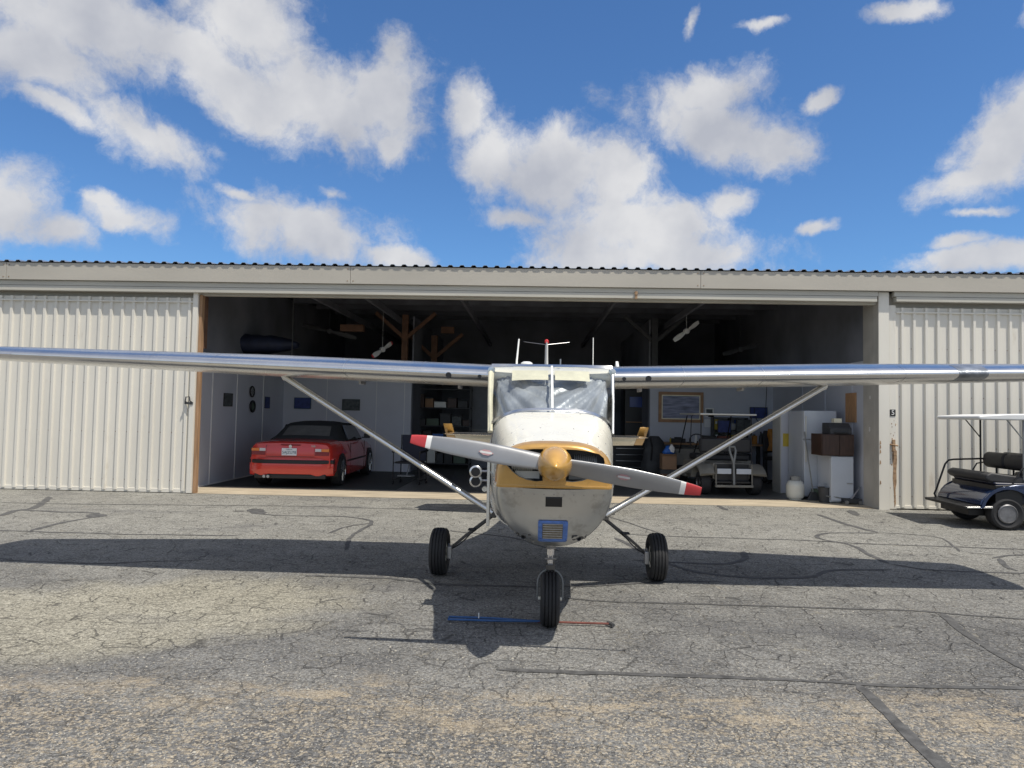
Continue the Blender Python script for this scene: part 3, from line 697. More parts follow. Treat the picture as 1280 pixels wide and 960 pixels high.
def b_ring2(t_, w, h):
    mb = MB(); r_ = h/2; mb.tube([(.03, r_*.82*cos(a*pi/12), r_+r_*.82*sin(a*pi/12)) for a in range(24)], r_*.17, 8, closed=True); part('rim', mb, 'black', t_, smooth=True)
    mb = MB(); mb.lathe([(r_*.66, .005), (r_*.66, .02)], (0, 0, r_), 'x', 20); part('dial', mb, 'green', t_)
wallpic(279, 290.5, 491.5, 508, 'photo_print', 'black framed photo on the left side wall of the hangar', 'picture', b_pic('darkposter'))
wallpic(311, 316.5, 482, 497, 'spoked_rim', 'upper round spoked rim hung on the left side wall', 'bicycle rim', b_ring)
wallpic(311, 317.5, 500, 516, 'wall_clock', 'round black rimmed dial hung below the spoked rim', 'clock', b_ring2)
wallpic(330.5, 337, 496, 510.5, 'poster', 'blue poster on the left side wall nearest the corner', 'poster', b_pic('blueposter'))

# ---- display propellers hanging under the roof
def blade_mesh(r0, r1, w0, w1, tw0, tw1, th, tipmi=None, n=14, s=1):
    mb = MB(); secs = []; ks = []
    for i in range(n+1):
        t_ = i/n; r_ = r0+(r1-r0)*t_
        w = (w0+(w1-w0)*sin(min(1, t_*1.55)*pi/2)) * (1 if t_ < .55 else 1-.36*((t_-.55)/.45)**1.6)
        tw = tw0+(tw1-tw0)*t_; h = th*(1-.75*t_)
        loop = []
        for k in range(12):
            a = 2*pi*k/12; u, v = cos(a)*w/2, sin(a)*h/2*(1+.3*cos(a))
            loop.append((r_*s, -(u*sin(tw))+v*cos(tw), (u*cos(tw)+v*sin(tw))))
        secs.append(loop)
    def mf(i, j):
        t_ = (i+.5)/n
        return 0 if tipmi is None or t_ < tipmi else (2 if t_ < tipmi+.02 else 1)
    mb.loft(secs, mfun=mf)
    if tipmi is not None: mb.m[-1] = 1
    return mb
def hung_prop(px, py, ly, ln, tilt, mt, label, tipred=False, yawp=.5):
    p = HL(px, py, ly); t_ = hthing('display_propeller', label, 'propeller', p.x, ly, p.z, yawp)
    t_.rotation_euler = (0, 0, HYAW+yawp)
    m_ = Matrix.Rotation(tilt, 4, 'Y')
    for s_ in (1, -1):
        b_ = blade_mesh(.06, ln/2, .07, .12, .6*s_, .3*s_, .03, .86 if tipred else None, s=s_).xf(m_); part('blade', b_, [mt, 'red', 'whitep'], t_, smooth=True)
    mb = MB(); mb.lathe([(.02, -.05), (.06, -.04), (.06, .04), (.02, .05)], (0, 0, 0), 'y', 16); mb.tube([(0, 0, .05), (0, 0, 3.9-p.z)], .004, 6); part('hub', mb, mt, t_, smooth=True)
hung_prop(858, 414, 3.6, .78, -.62, 'whitep', 'pale grey propeller hanging under the roof right of the aircraft', yawp=.35)
hung_prop(478, 437, 3.9, .62, -.62, 'decalw', 'small red tipped propeller hanging above the left wing', True, .7)
hung_prop(412, 414, 4.6, 1.3, .22, 'dark', 'dark propeller hanging high under the roof above the red car', yawp=.2)
hung_prop(925, 437, 4.5, .9, -.28, 'dark', 'dark propeller hanging close above the right wing', yawp=.2)
# blue tarp bundle stored up high at left
p = HL(310, 432, 3.0); tb = hthing('tarp_bundle', 'dark blue tarpaulin bundle stored on the high left rack', 'tarp', p.x, 3.0, p.z-.25)
mb = MB(); secs = []
for i in range(13):
    x = -1.1+2.2*i/12; r_ = .21*sqrt(max(.05, 1-(x/1.15)**2)); secs.append([(x, r_*1.6*cos(a*pi/7)+.03*sin(i*2.1+a), .28+r_*sin(a*pi/7)*(1-.1*sin(i*1.7+a*2))) for a in range(14)])
mb.loft(secs); part('cover', mb, mat('blue_tarp', (.022, .03, .065), .7, 0, .3, 6), tb, smooth=True)
mb = MB(); mb.box(-1.2, 1.2, -.4, .4, -.04, .0); [mb.box(x-.012, x+.012, -.36, -.34, 0, 3.9-p.z+.25) for x in (-1.1, 1.1)]; part('rack', mb, 'dark', tb)

# ================================================================ red convertible
def wheel_parts(parent, name, x, y, r, w, side, rimm='steel', spokes=5, rimr=.66, tread=False, hub=None):
    """wheel with its axle along x, outer face towards side"""
    rt = part(name, MB().lathe([(r*.55, -w*.35), (r*.80, -w*.48), (r*.93, -w*.46), (r*.985, -w*.36), (r, -w*.18), (r, w*.18), (r*.985, w*.36), (r*.93, w*.46), (r*.80, w*.48), (r*.55, w*.35)], (x, y, r), 'x', 40), 'rubber', parent, smooth=True)
    mb = MB(); R_ = r*rimr
    mb.lathe([(R_, side*w*.47), (R_*.93, side*w*.50), (R_*.86, side*w*.40), (R_*.80, side*w*.10), (.01, side*w*.08)], (x, y, r), 'x', 40)
    if spokes:
        for k in range(spokes):
            a = 2*pi*k/spokes+.2; c_, s_ = cos(a), sin(a); p0 = Vector((x+side*w*.42, y+c_*R_*.15, r+s_*R_*.15)); p1 = Vector((x+side*w*.42, y+c_*R_*.9, r+s_*R_*.9))
            mb.tube([p0, p1], R_*.10, 6)
        mb.lathe([(R_*.26, side*w*.2), (R_*.26, side*w*.44), (R_*.1, side*w*.47), (.001, side*w*.47)], (x, y, r), 'x', 20)
    part('rim', mb, rimm, rt, smooth=True)
    return rt
carp = G(430, 605); car = thing('red_convertible', 'red convertible with black canvas top parked in the hangar rear first', 'car', (-4.15, 13.28, 0.012), radians(-.6)); car.scale = (.94, .94, .94)
# body from stations along the length (y = 0 at the tail)
st = [(.03, .70, .50, .80), (.06, .79, .40, .885), (.14, .815, .34, .915), (.45, .835, .27, .935), (.95, .85, .20, .945), (1.6, .855, .18, .925), (2.5, .855, .18, .915), (3.1, .85, .18, .90), (3.6, .835, .2, .84), (4.1, .79, .24, .76), (4.33, .70, .30, .66), (4.38, .6, .36, .58)]
def car_sec(y, hw, z0, z1):
    h = z1-z0; pts = [(-hw*.96, z0), (-hw*1.0, z0+.10*h), (-hw*1.005, z0+.40*h), (-hw*1.0, z0+.62*h), (-hw*.965, z1-.12*h), (-hw*.90, z1-.035*h), (-hw*.75, z1), (-hw*.3, z1+.015)]
    pts = pts + [(-a, b) for a, b in pts[::-1]]
    return [(a, y, b) for a, b in pts]
secs = []
for i in range(len(st)-1):
    k = 4
    for j in range(k):
        t_ = j/k; secs.append(car_sec(*[st[i][q]+(st[i+1][q]-st[i][q])*t_ for q in range(4)]))
secs.append(car_sec(*st[-1])); body = part('body', MB().loft(secs), 'carred', car, smooth=True, ang=50)
# rear bumper
def bump_sec(x, yo, z0, z1): return [(x, yo, z0), (x, yo-.03, z0+.05), (x, yo-.035, z1-.04), (x, yo-.01, z1), (x, yo+.12, z1), (x, yo+.12, z0)]
bs = []
for i in range(17):
    u = -1+2*i/16; x = .845*u; yo = .0+.16*abs(u)**5; z0 = .285-.03*(abs(u) > .62) ; bs.append(bump_sec(x, yo, z0, .60))
part('rear_bumper', MB().loft(bs), 'carred', car, smooth=True, ang=45)
bs = []
for i in range(17):
    u = -1+2*i/16; x = .85*u; yo = -.042+.165*abs(u)**5; bs.append([(x, yo, .495), (x, yo-.012, .505), (x, yo-.012, .560), (x, yo, .570), (x, yo+.1, .570), (x, yo+.1, .495)])
part('bumper_strip', MB().loft(bs), 'black', car, smooth=True, ang=45)
mb = MB(); mb.box(-.72, .72, .03, .6, .19, .285); part('rear_valance', mb, 'black', car, bevel=.02)
mb = MB(); [mb.tube([(x, -.02, .235), (x, .3, .235)], .03, 12) for x in (-.5, -.42)]; part('exhaust', mb, 'steel', car, smooth=True)
# lamps
for s_ in (-1, 1):
    mb = MB(); x0, x1 = (.50, .795)
    def q(a, b, z0, z1, y0=.018, mi=0): mb.box(min(s_*a, s_*b), max(s_*a, s_*b), y0, .11, z0, z1, mi)
    q(.50, .775, .66, .735); lm = part('tail_light', mb, 'lampr', car, bevel=.006)
    mb = MB(); q(.50, .62, .738, .795); part('reversing_lens', mb, 'lampw', lm, bevel=.004)
    mb = MB(); q(.625, .78, .738, .795); part('indicator_lens', mb, 'lampo', lm, bevel=.004)
# trunk lid details: seam, badge, spoiler lip, plate
mb = MB(); mb.box(-.48, .48, .024, .06, .630, .637); mb.box(-.485, -.480, .030, .10, .64, .86); mb.box(.480, .485, .030, .10, .64, .86); part('boot_seam', mb, 'black', car)
mb = MB(); mb.box(-.20, .20, .028, .10, .855, .875); part('boot_handle', mb, mat('dark_red', (.20, .01, .01), .4), car, bevel=.01)
mb = MB(); mb.lathe([(.032, .02), (.036, .03)], (0, 0, .835), 'y', 20); bd = part('badge', mb, 'chrome', car, smooth=True)
mb = MB(); mb.box(-.17, .13, .012, .03, .655, .80); mb.v = [(x-.0, y, z) for x, y, z in mb.v]; plp = part('license_plate', mb, 'plate', car, bevel=.004)
text_part('plate_number', '5AJZU78', .075, 'navy', plp, (-.02, .0105, .715)); text_part('plate_state', 'California', .032, 'navy', plp, (-.02, .0105, .775))
text_part('model_lettering', '328i', .05, 'chrome', car, (.46, .026, .845))
# wheel wells (dark) and wheels
for (y, s_) in ((.80, -1), (.80, 1), (3.50, -1), (3.50, 1)):
    mb = MB(); mb.prism([(y+.365*cos(a*pi/12), .31+.365*sin(a*pi/12)) for a in range(-1, 14)], 'x', s_*.60, s_*.862); part('wheel_arch', mb, 'black', car)
    wheel_parts(car, 'wheel', s_*.775, y, .315, .215, s_, 'alu', 7, .72)
for s_ in (-1, 1): part('side_strip', MB().box(s_*.852-.012, s_*.852+.012, 1.2, 3.1, .47, .51), 'black', car, bevel=.005)
for s_ in (-1, 1):
    for y_ in (1.52, 2.90): part('door_seam', MB().box(s_*.853-.007, s_*.853+.007, y_, y_+.008, .25, .87), 'black', car)
# soft top
def roof_sec(y, hb, zb, ht, zt):
    pts = [(-hb, zb), (-ht-.03, zb+(zt-zb)*.72), (-ht*.93, zt-.025), (-ht*.6, zt), (0, zt+.012)]
    return [(a, y, b) for a, b in pts + [(-a, b) for a, b in pts[-2::-1]]]
rs = [roof_sec(.92, .74, .90, .70, .945), roof_sec(1.10, .75, .90, .63, 1.06), roof_sec(1.42, .755, .90, .585, 1.265), roof_sec(1.62, .755, .90, .57, 1.305), roof_sec(2.1, .75, .90, .56, 1.325), roof_sec(2.55, .75, .90, .565, 1.305), roof_sec(2.68, .75, .90, .58, 1.27)]
tp = part('soft_top', MB().loft(rs), 'softtop', car, smooth=True, ang=60)
mb = MB()
def onback(u, t_):   # rear screen sits just off the sloping back of the top
    y = 1.10+.32*t_; z = 1.06+.205*t_; hw = .50-.05*t_; return (u*hw, y-.012, z+.012-.012*u*u)
gr = [[onback(-1+2*i/10, -.18+.98*j/4) for i in range(11)] for j in range(5)]
mb.loft(gr, closed=False, caps=False); o = part('rear_window', mb, 'plastwin', tp); solid(o, .004)
for s_ in (-1, 1):
    mb = MB(); mb.add([(s_*.745, 1.62, .935), (s_*.745, 2.95, .925), (s_*.64, 2.62, 1.235), (s_*.625, 1.66, 1.245), (s_*.770, 1.62, .935), (s_*.770, 2.95, .925), (s_*.665, 2.62, 1.235), (s_*.65, 1.66, 1.245)], [(0,1,2,3),(4,5,6,7),(0,1,5,4),(1,2,6,5),(2,3,7,6),(3,0,4,7)]); part('side_window', mb, 'glassd', car)
mb = MB(); mb.add([(-.70, 3.30, .90), (.70, 3.30, .90), (.59, 2.66, 1.285), (-.59, 2.66, 1.285), (-.70, 3.27, .88), (.70, 3.27, .88), (.59, 2.64, 1.265), (-.59, 2.64, 1.265)], [(0,1,2,3),(4,5,6,7),(0,1,5,4),(1,2,6,5),(2,3,7,6),(3,0,4,7)]); part('windscreen', mb, 'glassd', car)
for s_ in (-1, 1):
    mb = MB(); mb.box(min(s_*.86, s_*1.0), max(s_*.86, s_*1.0), 2.78, 2.88, .93, 1.04); mb.box(min(s_*.80, s_*.88), max(s_*.80, s_*.88), 2.80, 2.86, .93, .96); part('wing_mirror', mb, 'black', car, bevel=.02)

# ================================================================ things in the right and middle bays
# workbench
b0 = hx(815, 4.6, 560); b1 = hx(962, 4.6, 560)
wb = hthing('workbench', 'long dark workbench along the back wall under the oak framed picture', 'workbench', (b0+b1)/2, 4.6)
w = b1-b0
part('tabletop', MB().box(-w/2, w/2, 0, .65, .84, .885), 'oak', wb, bevel=.004)
for x in (-w/2+.04, 0, w/2-.12):
    for y in (.03, .55): part('leg', MB().box(x, x+.08, y, y+.08, 0, .84), 'dark', wb)
part('shelf', MB().box(-w/2+.04, w/2-.04, .06, .6, .28, .31), 'dark', wb)
mb = MB(); mb.box(-w/2+.1, -w/2+.8, .1, .55, .31, .75); mb.box(.3, 1.0, .1, .55, .31, .65); part('drawer_box', mb, 'dark', wb, bevel=.01)
def simple_box(name, label, cat, px0, px1, pytop, ly, mt, depth=.3, z0=None, pybot=None, mats2=None, lid=True):
    a, b = hx(px0, ly), hx(px1, ly); zt = hz((px0+px1)/2, pytop, ly); zb = z0 if z0 is not None else (hz((px0+px1)/2, pybot, ly) if pybot else 0)
    t_ = hthing(name, label, cat, (a+b)/2, ly, zb); w, h = b-a, zt-zb
    part('case', MB().box(-w/2, w/2, 0, depth, 0, h), mt, t_, bevel=min(.012, h*.1))
    if lid: part('lid', MB().box(-w/2-.006, w/2+.006, -.006, depth+.006, h-.02, h+.004), mats2 or mt, t_, bevel=.003)
    return t_, w, h
# things on the bench
t_, w, h = simple_box('stereo_rack', 'stack of dark hifi boxes on the workbench below the notices', 'stereo', 880, 895, 545, 4.75, 'dark', .35, .885)
part('knob', MB().tube([(-w/4, -.02, h*.5), (-w/4, 0, h*.5)], .012, 8), 'steel', t_)
def monitor(px0, px1, py0, py1, ly, label, mt='black'):
    a, b = hx(px0, ly), hx(px1, ly); z1 = hz(px0, py0, ly); z0 = hz(px0, py1, ly); t_ = hthing('monitor', label, 'monitor', (a+b)/2, ly, .885); w = b-a
    part('screen', MB().box(-w/2+.015, w/2-.015, -.004, .0, z0-.87, z1-.90), 'darkposter' if mt == 'black' else mt, t_)
    part('bezel', MB().box(-w/2, w/2, .001, .05, z0-.885, z1-.885), 'black', t_, bevel=.005)
    part('stand', MB().box(-.03, .03, .02, .05, .0, z0-.88).box(-.1, .1, -.06, .12, 0, .012), 'black', t_, bevel=.003)
monitor(897, 914, 525, 541, 4.8, 'black monitor on workbench, left one of the pair', 'blueposter'); monitor(920, 938, 524, 540, 4.8, 'black monitor on workbench, right one of the pair')
# hutch boxes between
t_, w, h = simple_box('tool_case', 'low black tool case lying on the workbench behind the golf cart', 'tool case', 900, 930, 549, 4.65, 'dark', .3, .885)
part('handle', MB().tube([(-.08, -.03, h*.5), (-.08, -.05, h*.6), (.08, -.05, h*.6), (.08, -.03, h*.5)], .008, 6), 'steel', t_)
# desk lamp with black arm
p = HL(863, 556, 4.7); lamp = hthing('desk_lamp', 'black angle arm lamp standing on the left end of the workbench', 'lamp', p.x, 4.7, .885)
zt = hz(866, 517, 4.7)-.885
part('arm', MB().tube([(0, 0, .02), (0.02, 0, zt*.9), (.08, 0, zt), (.45, -.05, zt+.01)], .010, 8), 'black', lamp, smooth=True)
part('lamp_shade', MB().lathe([(.03, .05), (.075, -.05), (.07, -.05), (.025, .045)], (.47, -.05, zt-.02), 'z', 16), 'black', lamp, smooth=True)
part('base', MB().lathe([(.09, 0), (.09, .02), (.02, .03)], (0, 0, 0), 'z', 20), 'black', lamp, smooth=True)
# bench odds and ends
for i, (px, py, ww, hh, mt, lb) in enumerate([(870, 552, .07, .22, 'whitep', 'white spray bottle beside the desk lamp'), (951, 540, .08, .3, 'dark', 'dark bottle near the orange coat on the bench'), (838, 552, .05, .12, 'yellow', 'yellow bottle at the left of the workbench')]):
    x = hx(px, 4.65); t_ = hthing('bottle', lb, 'bottle', x, 4.65, .885)
    part('bottle_body', MB().lathe([(ww/2, 0), (ww/2, hh*.65), (ww*.2, hh*.8), (ww*.2, hh*.92)], (0, 0, 0), 'z', 14), mt, t_, smooth=True); part('cap', MB().lathe([(ww*.25, hh*.9), (ww*.25, hh)], (0, 0, 0), 'z', 12), 'black', t_)
for k, (px, w_, h_, mt, nm, lb, cat) in enumerate([(905, .26, .18, 'redtar', 'tool_box', 'dull red metal tool box on the workbench left of centre', 'tool box'), (933, .20, .15, 'hose', 'parts_tray', 'grey parts tray on the workbench under the right monitor', 'tray'), (848, .34, .10, 'black', 'laptop_bag', 'flat black bag lying on the workbench by the lamp', 'bag'), (958, .16, .26, 'green', 'oil_can', 'dull green oil can at the far right end of the workbench', 'can'), (944, .10, .20, 'orange', 'spray_can', 'small orange spray can near the right end of the workbench', 'can')]):
    t_ = hthing(nm, lb, cat, hx(px, 4.62), 4.62, .886)
    part('case', MB().box(-w_/2, w_/2, 0, .16, 0, h_), mt, t_, bevel=.01); part('handle' if k < 3 else 'cap', MB().box(-w_*.25, w_*.25, .06, .09, h_+.001, h_+.03), 'black', t_, bevel=.004)
hu = hthing('desk_hutch', 'dark open shelf unit on the workbench behind the golf cart canopy', 'shelf unit', hx(914, 4.95), 5.0, .886); hw_ = (hx(936, 4.95)-hx(893, 4.95))/2
for x in (-hw_, 0, hw_): part('upright', MB().box(x-.012, x+.012, 0, .24, 0, .62), 'dark', hu)
for z in (.0, .30, .60): part('shelf', MB().box(-hw_, hw_, .0, .24, z, z+.02), 'dark', hu)
rnd = random.Random(33); ords = ['first', 'second', 'third', 'fourth', 'fifth', 'sixth', 'seventh', 'eighth', 'ninth', 'tenth', 'eleventh']; kk = 0
for z, ln2 in ((.022, 'lower'), (.322, 'upper')):
    x = -hw_+.03; kk = 0
    while x < hw_-.14 and kk < 10:
        w_ = rnd.uniform(.05, .13)
        if x < .012 < x+w_ or x < -.012 < x+w_: x = .02; continue
        h_ = rnd.uniform(.14, .26); cl_ = rnd.choice([('trim', 'pale'), ('bluebag', 'blue'), ('card', 'brown'), ('hose', 'grey'), ('dark', 'dark'), ('yellow', 'yellow'), ('green', 'green')])
        b_ = hthing('binder', cl_[1]+' binder, '+ords[kk]+' from the left on the %s shelf of the bench hutch' % ln2, 'binder', hx(914, 4.95)+x+w_/2, 5.03, .886+z, group='binders on the bench hutch')
        part('case', MB().box(-w_/2, w_/2, 0, .18, 0, h_), cl_[0], b_, bevel=.004); part('spine_label', MB().box(-w_*.3, w_*.3, -.002, -.0003, h_*.55, h_*.8), 'plate', b_); x += w_+.012; kk += 1
cbl = hthing('cable', 'black cable hanging in a loop from the wall above the workbench', 'cable', hx(950, BK-.05, 500), BK-.05, 1.0)
part('loop', MB().tube([(.28*cos(a*pi/8)*.5, 0, .75+.35*sin(a*pi/8)) for a in range(8, 17)]+[(.16, 0, 1.2), (.15, 0, 1.45)], .008, 6), 'black', cbl, smooth=True)
# dark swivel machine / binoculars stand with orange cover at right of bench
p = hx(966, 4.2); t_ = hthing('work_stool', 'black swivel chair with an orange jacket over its back', 'chair', p, 4.0)
part('seat', MB().lathe([(.05, .55), (.24, .56), (.26, .6), (.24, .64), (.02, .65)], (0, 0, 0), 'z', 20), 'vinyl', t_, smooth=True)
part('backrest', MB().box(-.22, .22, .18, .24, .72, 1.22), 'vinyl', t_, bevel=.03)
part('stem', MB().tube([(0, 0, .1), (0, 0, .55)], .03, 10), 'steel', t_)
mb = MB(); [mb.tube([(0, 0, .12), (.28*cos(a*1.257), .28*sin(a*1.257), .05)], .02, 6) for a in range(5)]; part('base', mb, 'black', t_)
t2 = hthing('jacket', 'orange jacket draped over the black swivel chair at the bench', 'jacket', p+.03, 4.18, .80)
mb = MB(); secs = []
for j in range(9): z = .46-.5*j/8; secs.append([(.16*cos(a*pi/6)*(1+.12*sin(j+a)), .075*sin(a*pi/6)-.06*(j > 0)+.02*sin(3*a+j), z) for a in range(12)])
mb.loft(secs); part('body', mb, 'orange', t2, smooth=True); part('sleeve', MB().tube([(.15, -.05, .38), (.22, -.10, .2), (.20, -.1, -.02)], [.06, .05, .04], 8), 'orange', t2, smooth=True)
# locker
t_ = hthing('locker', 'narrow grey metal locker between workbench and white fridge', 'locker', hx(986, 2.1), 2.15)
zt = hz(986, 513, 2.1); part('cabinet_body', MB().box(-.14, .16, .02, .5, 0, zt), 'trim', t_, bevel=.006); part('door', MB().box(-.13, .15, 0, .018, .02, zt-.02), 'inner', t_, bevel=.003)
z = hz(986, 552, 2.1); part('sticker', MB().box(-.10, .06, -.003, -.0005, z-.10, z+.16), 'yellow', t_)
# fridge
x0, x1 = hx(1005, 1.25), hx(1046, 1.25); t_ = hthing('fridge', 'tall white two door fridge standing against the right side wall', 'fridge', (x0+x1)/2, 1.25); w = x1-x0; zt = hz(1025, 513.5, 1.25)
part('cabinet_body', MB().box(-w/2, w/2, .06, .80, .03, zt), 'fridge', t_, bevel=.01)
zs = .55; part('door', MB().box(-w/2, w/2, 0, .055, .06, zt-zs), 'fridge', t_, bevel=.012); part('freezer_door', MB().box(-w/2, w/2, 0, .055, zt-zs+.01, zt), 'fridge', t_, bevel=.012)
mb = MB(); mb.box(-w/2+.02, -w/2+.04, -.03, -.001, .7, zt-zs-.04); mb.box(-w/2+.02, -w/2+.04, -.03, -.001, zt-zs+.05, zt-.1); part('handle', mb, 'trim', t_, bevel=.004)
# small freezer with brown cabinet above
x0, x1 = hx(1039, .62), hx(1067, .62); mf = hthing('mini_fridge', 'small white fridge under the brown cabinet beside the hangar jamb', 'fridge', (x0+x1)/2, .62); w = x1-x0; zt = hz(1052, 570, .62)
part('cabinet_body', MB().box(-w/2, w/2, .05, .62, .02, zt), 'fridge', mf, bevel=.008); part('door', MB().box(-w/2, w/2, 0, .045, .05, zt-.01), 'fridge', mf, bevel=.01); part('handle', MB().box(w/2-.12, w/2-.02, -.012, -.001, zt*.42, zt*.44), 'steel', mf)
x2 = hx(1027, .6); w2 = x1-x2
bc = hthing('brown_cabinet', 'dark brown woodgrain cabinet on top of the small white fridge', 'cabinet', (x1+x2)/2, .58, zt+.001); hh = hz(1050, 543, .6)-zt
part('cabinet_body', MB().box(-w2/2, w2/2, .02, .5, 0, hh), 'brown', bc, bevel=.008); part('door', MB().box(-w2/2+.01, .02, 0, .018, .015, hh-.015).box(.03, w2/2-.01, 0, .018, .015, hh-.015), 'brown', bc, bevel=.004)
pr = hthing('printer', 'black printer with sloping front on top of the brown cabinet', 'printer', (x1+x2)/2+.06, .62, zt+hh+.002)
part('case', MB().prism([(0, 0), (.36, 0), (.36, .2), (.12, .2), (0, .1)], 'x', -w2/2+.10, w2/2-.09), 'dark', pr, bevel=.01); part('paper_tray', MB().box(-.12, .12, -.06, .02, .02, .035), 'black', pr)
sb = hthing('small_carton', 'small cream carton on top of the black printer', 'box', (x1+x2)/2+.08, .78, zt+hh+.205)
part('case', MB().box(-.07, .07, 0, .12, 0, .075), 'visor', sb, bevel=.003); part('flap', MB().box(-.072, .072, -.003, .06, .075, .079), 'visor', sb)
# plywood board on side wall
bo = MB(); o = HI @ Vector((0, 0, CH)); d1 = HI.to_3x3() @ ray(1071, 510); tt = (xr+.03-o.x)/d1.x; ya = (o+d1*tt).y; za = (o+(HI.to_3x3() @ ray(1066, 528))*((xr+.03-o.x)/(HI.to_3x3() @ ray(1066, 528)).x)).z
bo.box(-.02, -.001, 0, .42, 0, .54); o_b = part('plywood_board', bo, 'board'); o_b.location = HM @ Vector((xr+.028, ya, za)); o_b.rotation_euler = (0, 0, HYAW); tag(o_b, 'bare plywood board fixed to the right side wall above the printer', 'board')
# propane tank
pg = G(998, 626); tk = thing('propane_tank', 'white propane tank standing on the hangar floor by the fridge', 'gas tank', (pg.x, pg.y+.15, .007))
part('tank_body', MB().lathe([(.09, .02), (.14, .035), (.158, .08), (.16, .13), (.16, .24), (.158, .27), (.13, .33), (.07, .36), (.02, .365)], (0, 0, 0), 'z', 36), 'propane', tk, smooth=True)
part('foot_ring', MB().lathe([(.11, 0), (.11, .04), (.105, .04), (.105, 0)], (0, 0, 0), 'z', 30), 'propane', tk)
mb = MB()
for a0 in (20, 200):
    pts = arc(0, 0, .095, a0, a0+130, 10); vs = [(x, y, .34) for x, y in pts]+[(x, y, .43) for x, y in pts]; n = len(pts); mb.add(vs, [(i, i+1, n+i+1, n+i) for i in range(n-1)])
o = part('collar', mb, 'hose', tk); solid(o, .005)
part('valve', MB().lathe([(.02, .36), (.02, .42), (.035, .425), (.035, .44), (.01, .445)], (0, 0, 0), 'z', 14).tube([(0, 0, .40), (.06, 0, .40)], .014, 8), 'steel', tk, smooth=True)
# broom stick, bins, hoses
pb = hthing('broom', 'broom leaning against the white fridge door', 'broom', hx(1018, 1.0), 1.05)
part('handle', MB().tube([(0, 0, .12), (-.10, .17, hz(1014, 540, 1.1))], .012, 8), 'hose', pb, smooth=True); part('broom_head', MB().prism([(-.12, 0), (.12, 0), (.05, .16), (-.05, .16)], 'y', -.03, .03), 'dark', pb, bevel=.01)
for (px, py, r_, h_, mt, lb) in ((1034, 629, .115, .27, 'dark', 'dark plastic bucket in front of the small fridge'), (1024, 626, .10, .20, 'green', 'dull green pail next to the broom')):
    p = G(px, py); t_ = thing('bucket', lb, 'bucket', (p.x, p.y+.1, .007)); part('bucket_body', MB().lathe([(r_*.8, 0), (r_, h_), (r_*1.05, h_), (r_*.97, h_-.01), (r_*.77, .01)], (0, 0, 0), 'z', 24), mt, t_, smooth=True)
    part('bucket_handle', MB().tube([(r_*cos(a*pi/8), 0, h_+r_*.5*sin(a*pi/8)) for a in range(9)], .005, 6), 'steel', t_)
p = G(1052, 630); t_ = thing('garden_hose', 'tangled grey hose on the floor before the small fridge', 'hose', (p.x, p.y, .012)); rnd = random.Random(9)
mb = MB(); pts = []
for i in range(90):
    a = i*.42; r_ = .16+.04*sin(i*.37); pts.append((r_*cos(a)+.05*sin(i*.11), .10+r_*.55*sin(a), .03+.16*abs(sin(i*.21))*(.4+.6*(i % 17)/17)))
mb.tube(pts, .010, 6); part('hose_coil', mb, 'hose', t_, smooth=True); part('nozzle', MB().tube([pts[-1], (pts[-1][0]+.08, pts[-1][1]-.05, .02)], [.014, .02], 8), 'steel', t_)
p = G(1068, 631); t_ = thing('trolley_jack', 'small low trolley jack lying at the foot of the jamb', 'jack', (p.x, p.y+.02, .007))
part('frame', MB().box(-.2, .12, -.06, -.045, .03, .10).box(-.2, .12, .045, .06, .03, .10).box(-.12, .0, -.045, .045, .05, .09), 'dark', t_, bevel=.004)
part('lever', MB().tube([(-.05, 0, .08), (.13, .04, .30)], .014, 8), 'steel', t_); [part('wheel', MB().lathe([(.035, -.015), (.035, .015)], (x, y, .035), 'y', 14), 'steel', t_) for x in (-.16, .08) for y in (-.07, .07)]
# cardboard box with blue bag on a dark stand
x0, x1 = hx(828, 3.0), hx(846, 3.0); zt = hz(837, 568, 3.0); zb = hz(837, 587, 3.0)
t_ = hthing('side_stand', 'low dark crate under the cardboard box left of the golf cart', 'crate', (x0+x1)/2, 2.95); part('side_panel', MB().box(-.2, .2, .0, .4, .03, zb), 'dark', t_, bevel=.01); part('slat', MB().box(-.21, .21, -.012, -.001, .06, .14).box(-.21, .21, -.012, -.001, .2, .28), 'rafter', t_)
t_ = hthing('cardboard_box', 'brown cardboard box on the low crate left of the golf cart', 'box', (x0+x1)/2, 3.0, zb+.001); w = x1-x0; part('case', MB().box(-w/2, w/2, 0, .3, 0, zt-zb), 'card', t_, bevel=.004); part('flap', MB().box(-w/2-.01, w/2+.01, -.06, .0, zt-zb-.01, zt-zb-.005), 'card', t_)
t_ = hthing('plastic_bag', 'crumpled blue and white bag in the top of the cardboard box', 'bag', (x0+x1)/2, 3.15, zt+.001)
for k, (mt, nm) in enumerate((('bluebag', 'bag_body'), ('whitep', 'bag_label'))):
    mb = MB(); rnd = random.Random(k); secs = []
    for j in range(6): rr_ = (.11, .13, .12, .10, .06, .02)[j]*(1 if k == 0 else .6); secs.append([(rr_*cos(a*.785)*rnd.uniform(.8, 1.2)+(.06*k), rr_*.7*sin(a*.785)*rnd.uniform(.8, 1.2)-.04*k, .005+j*.035+k*.03) for a in range(8)])
    mb.loft(secs); part(nm, mb, mt, t_)
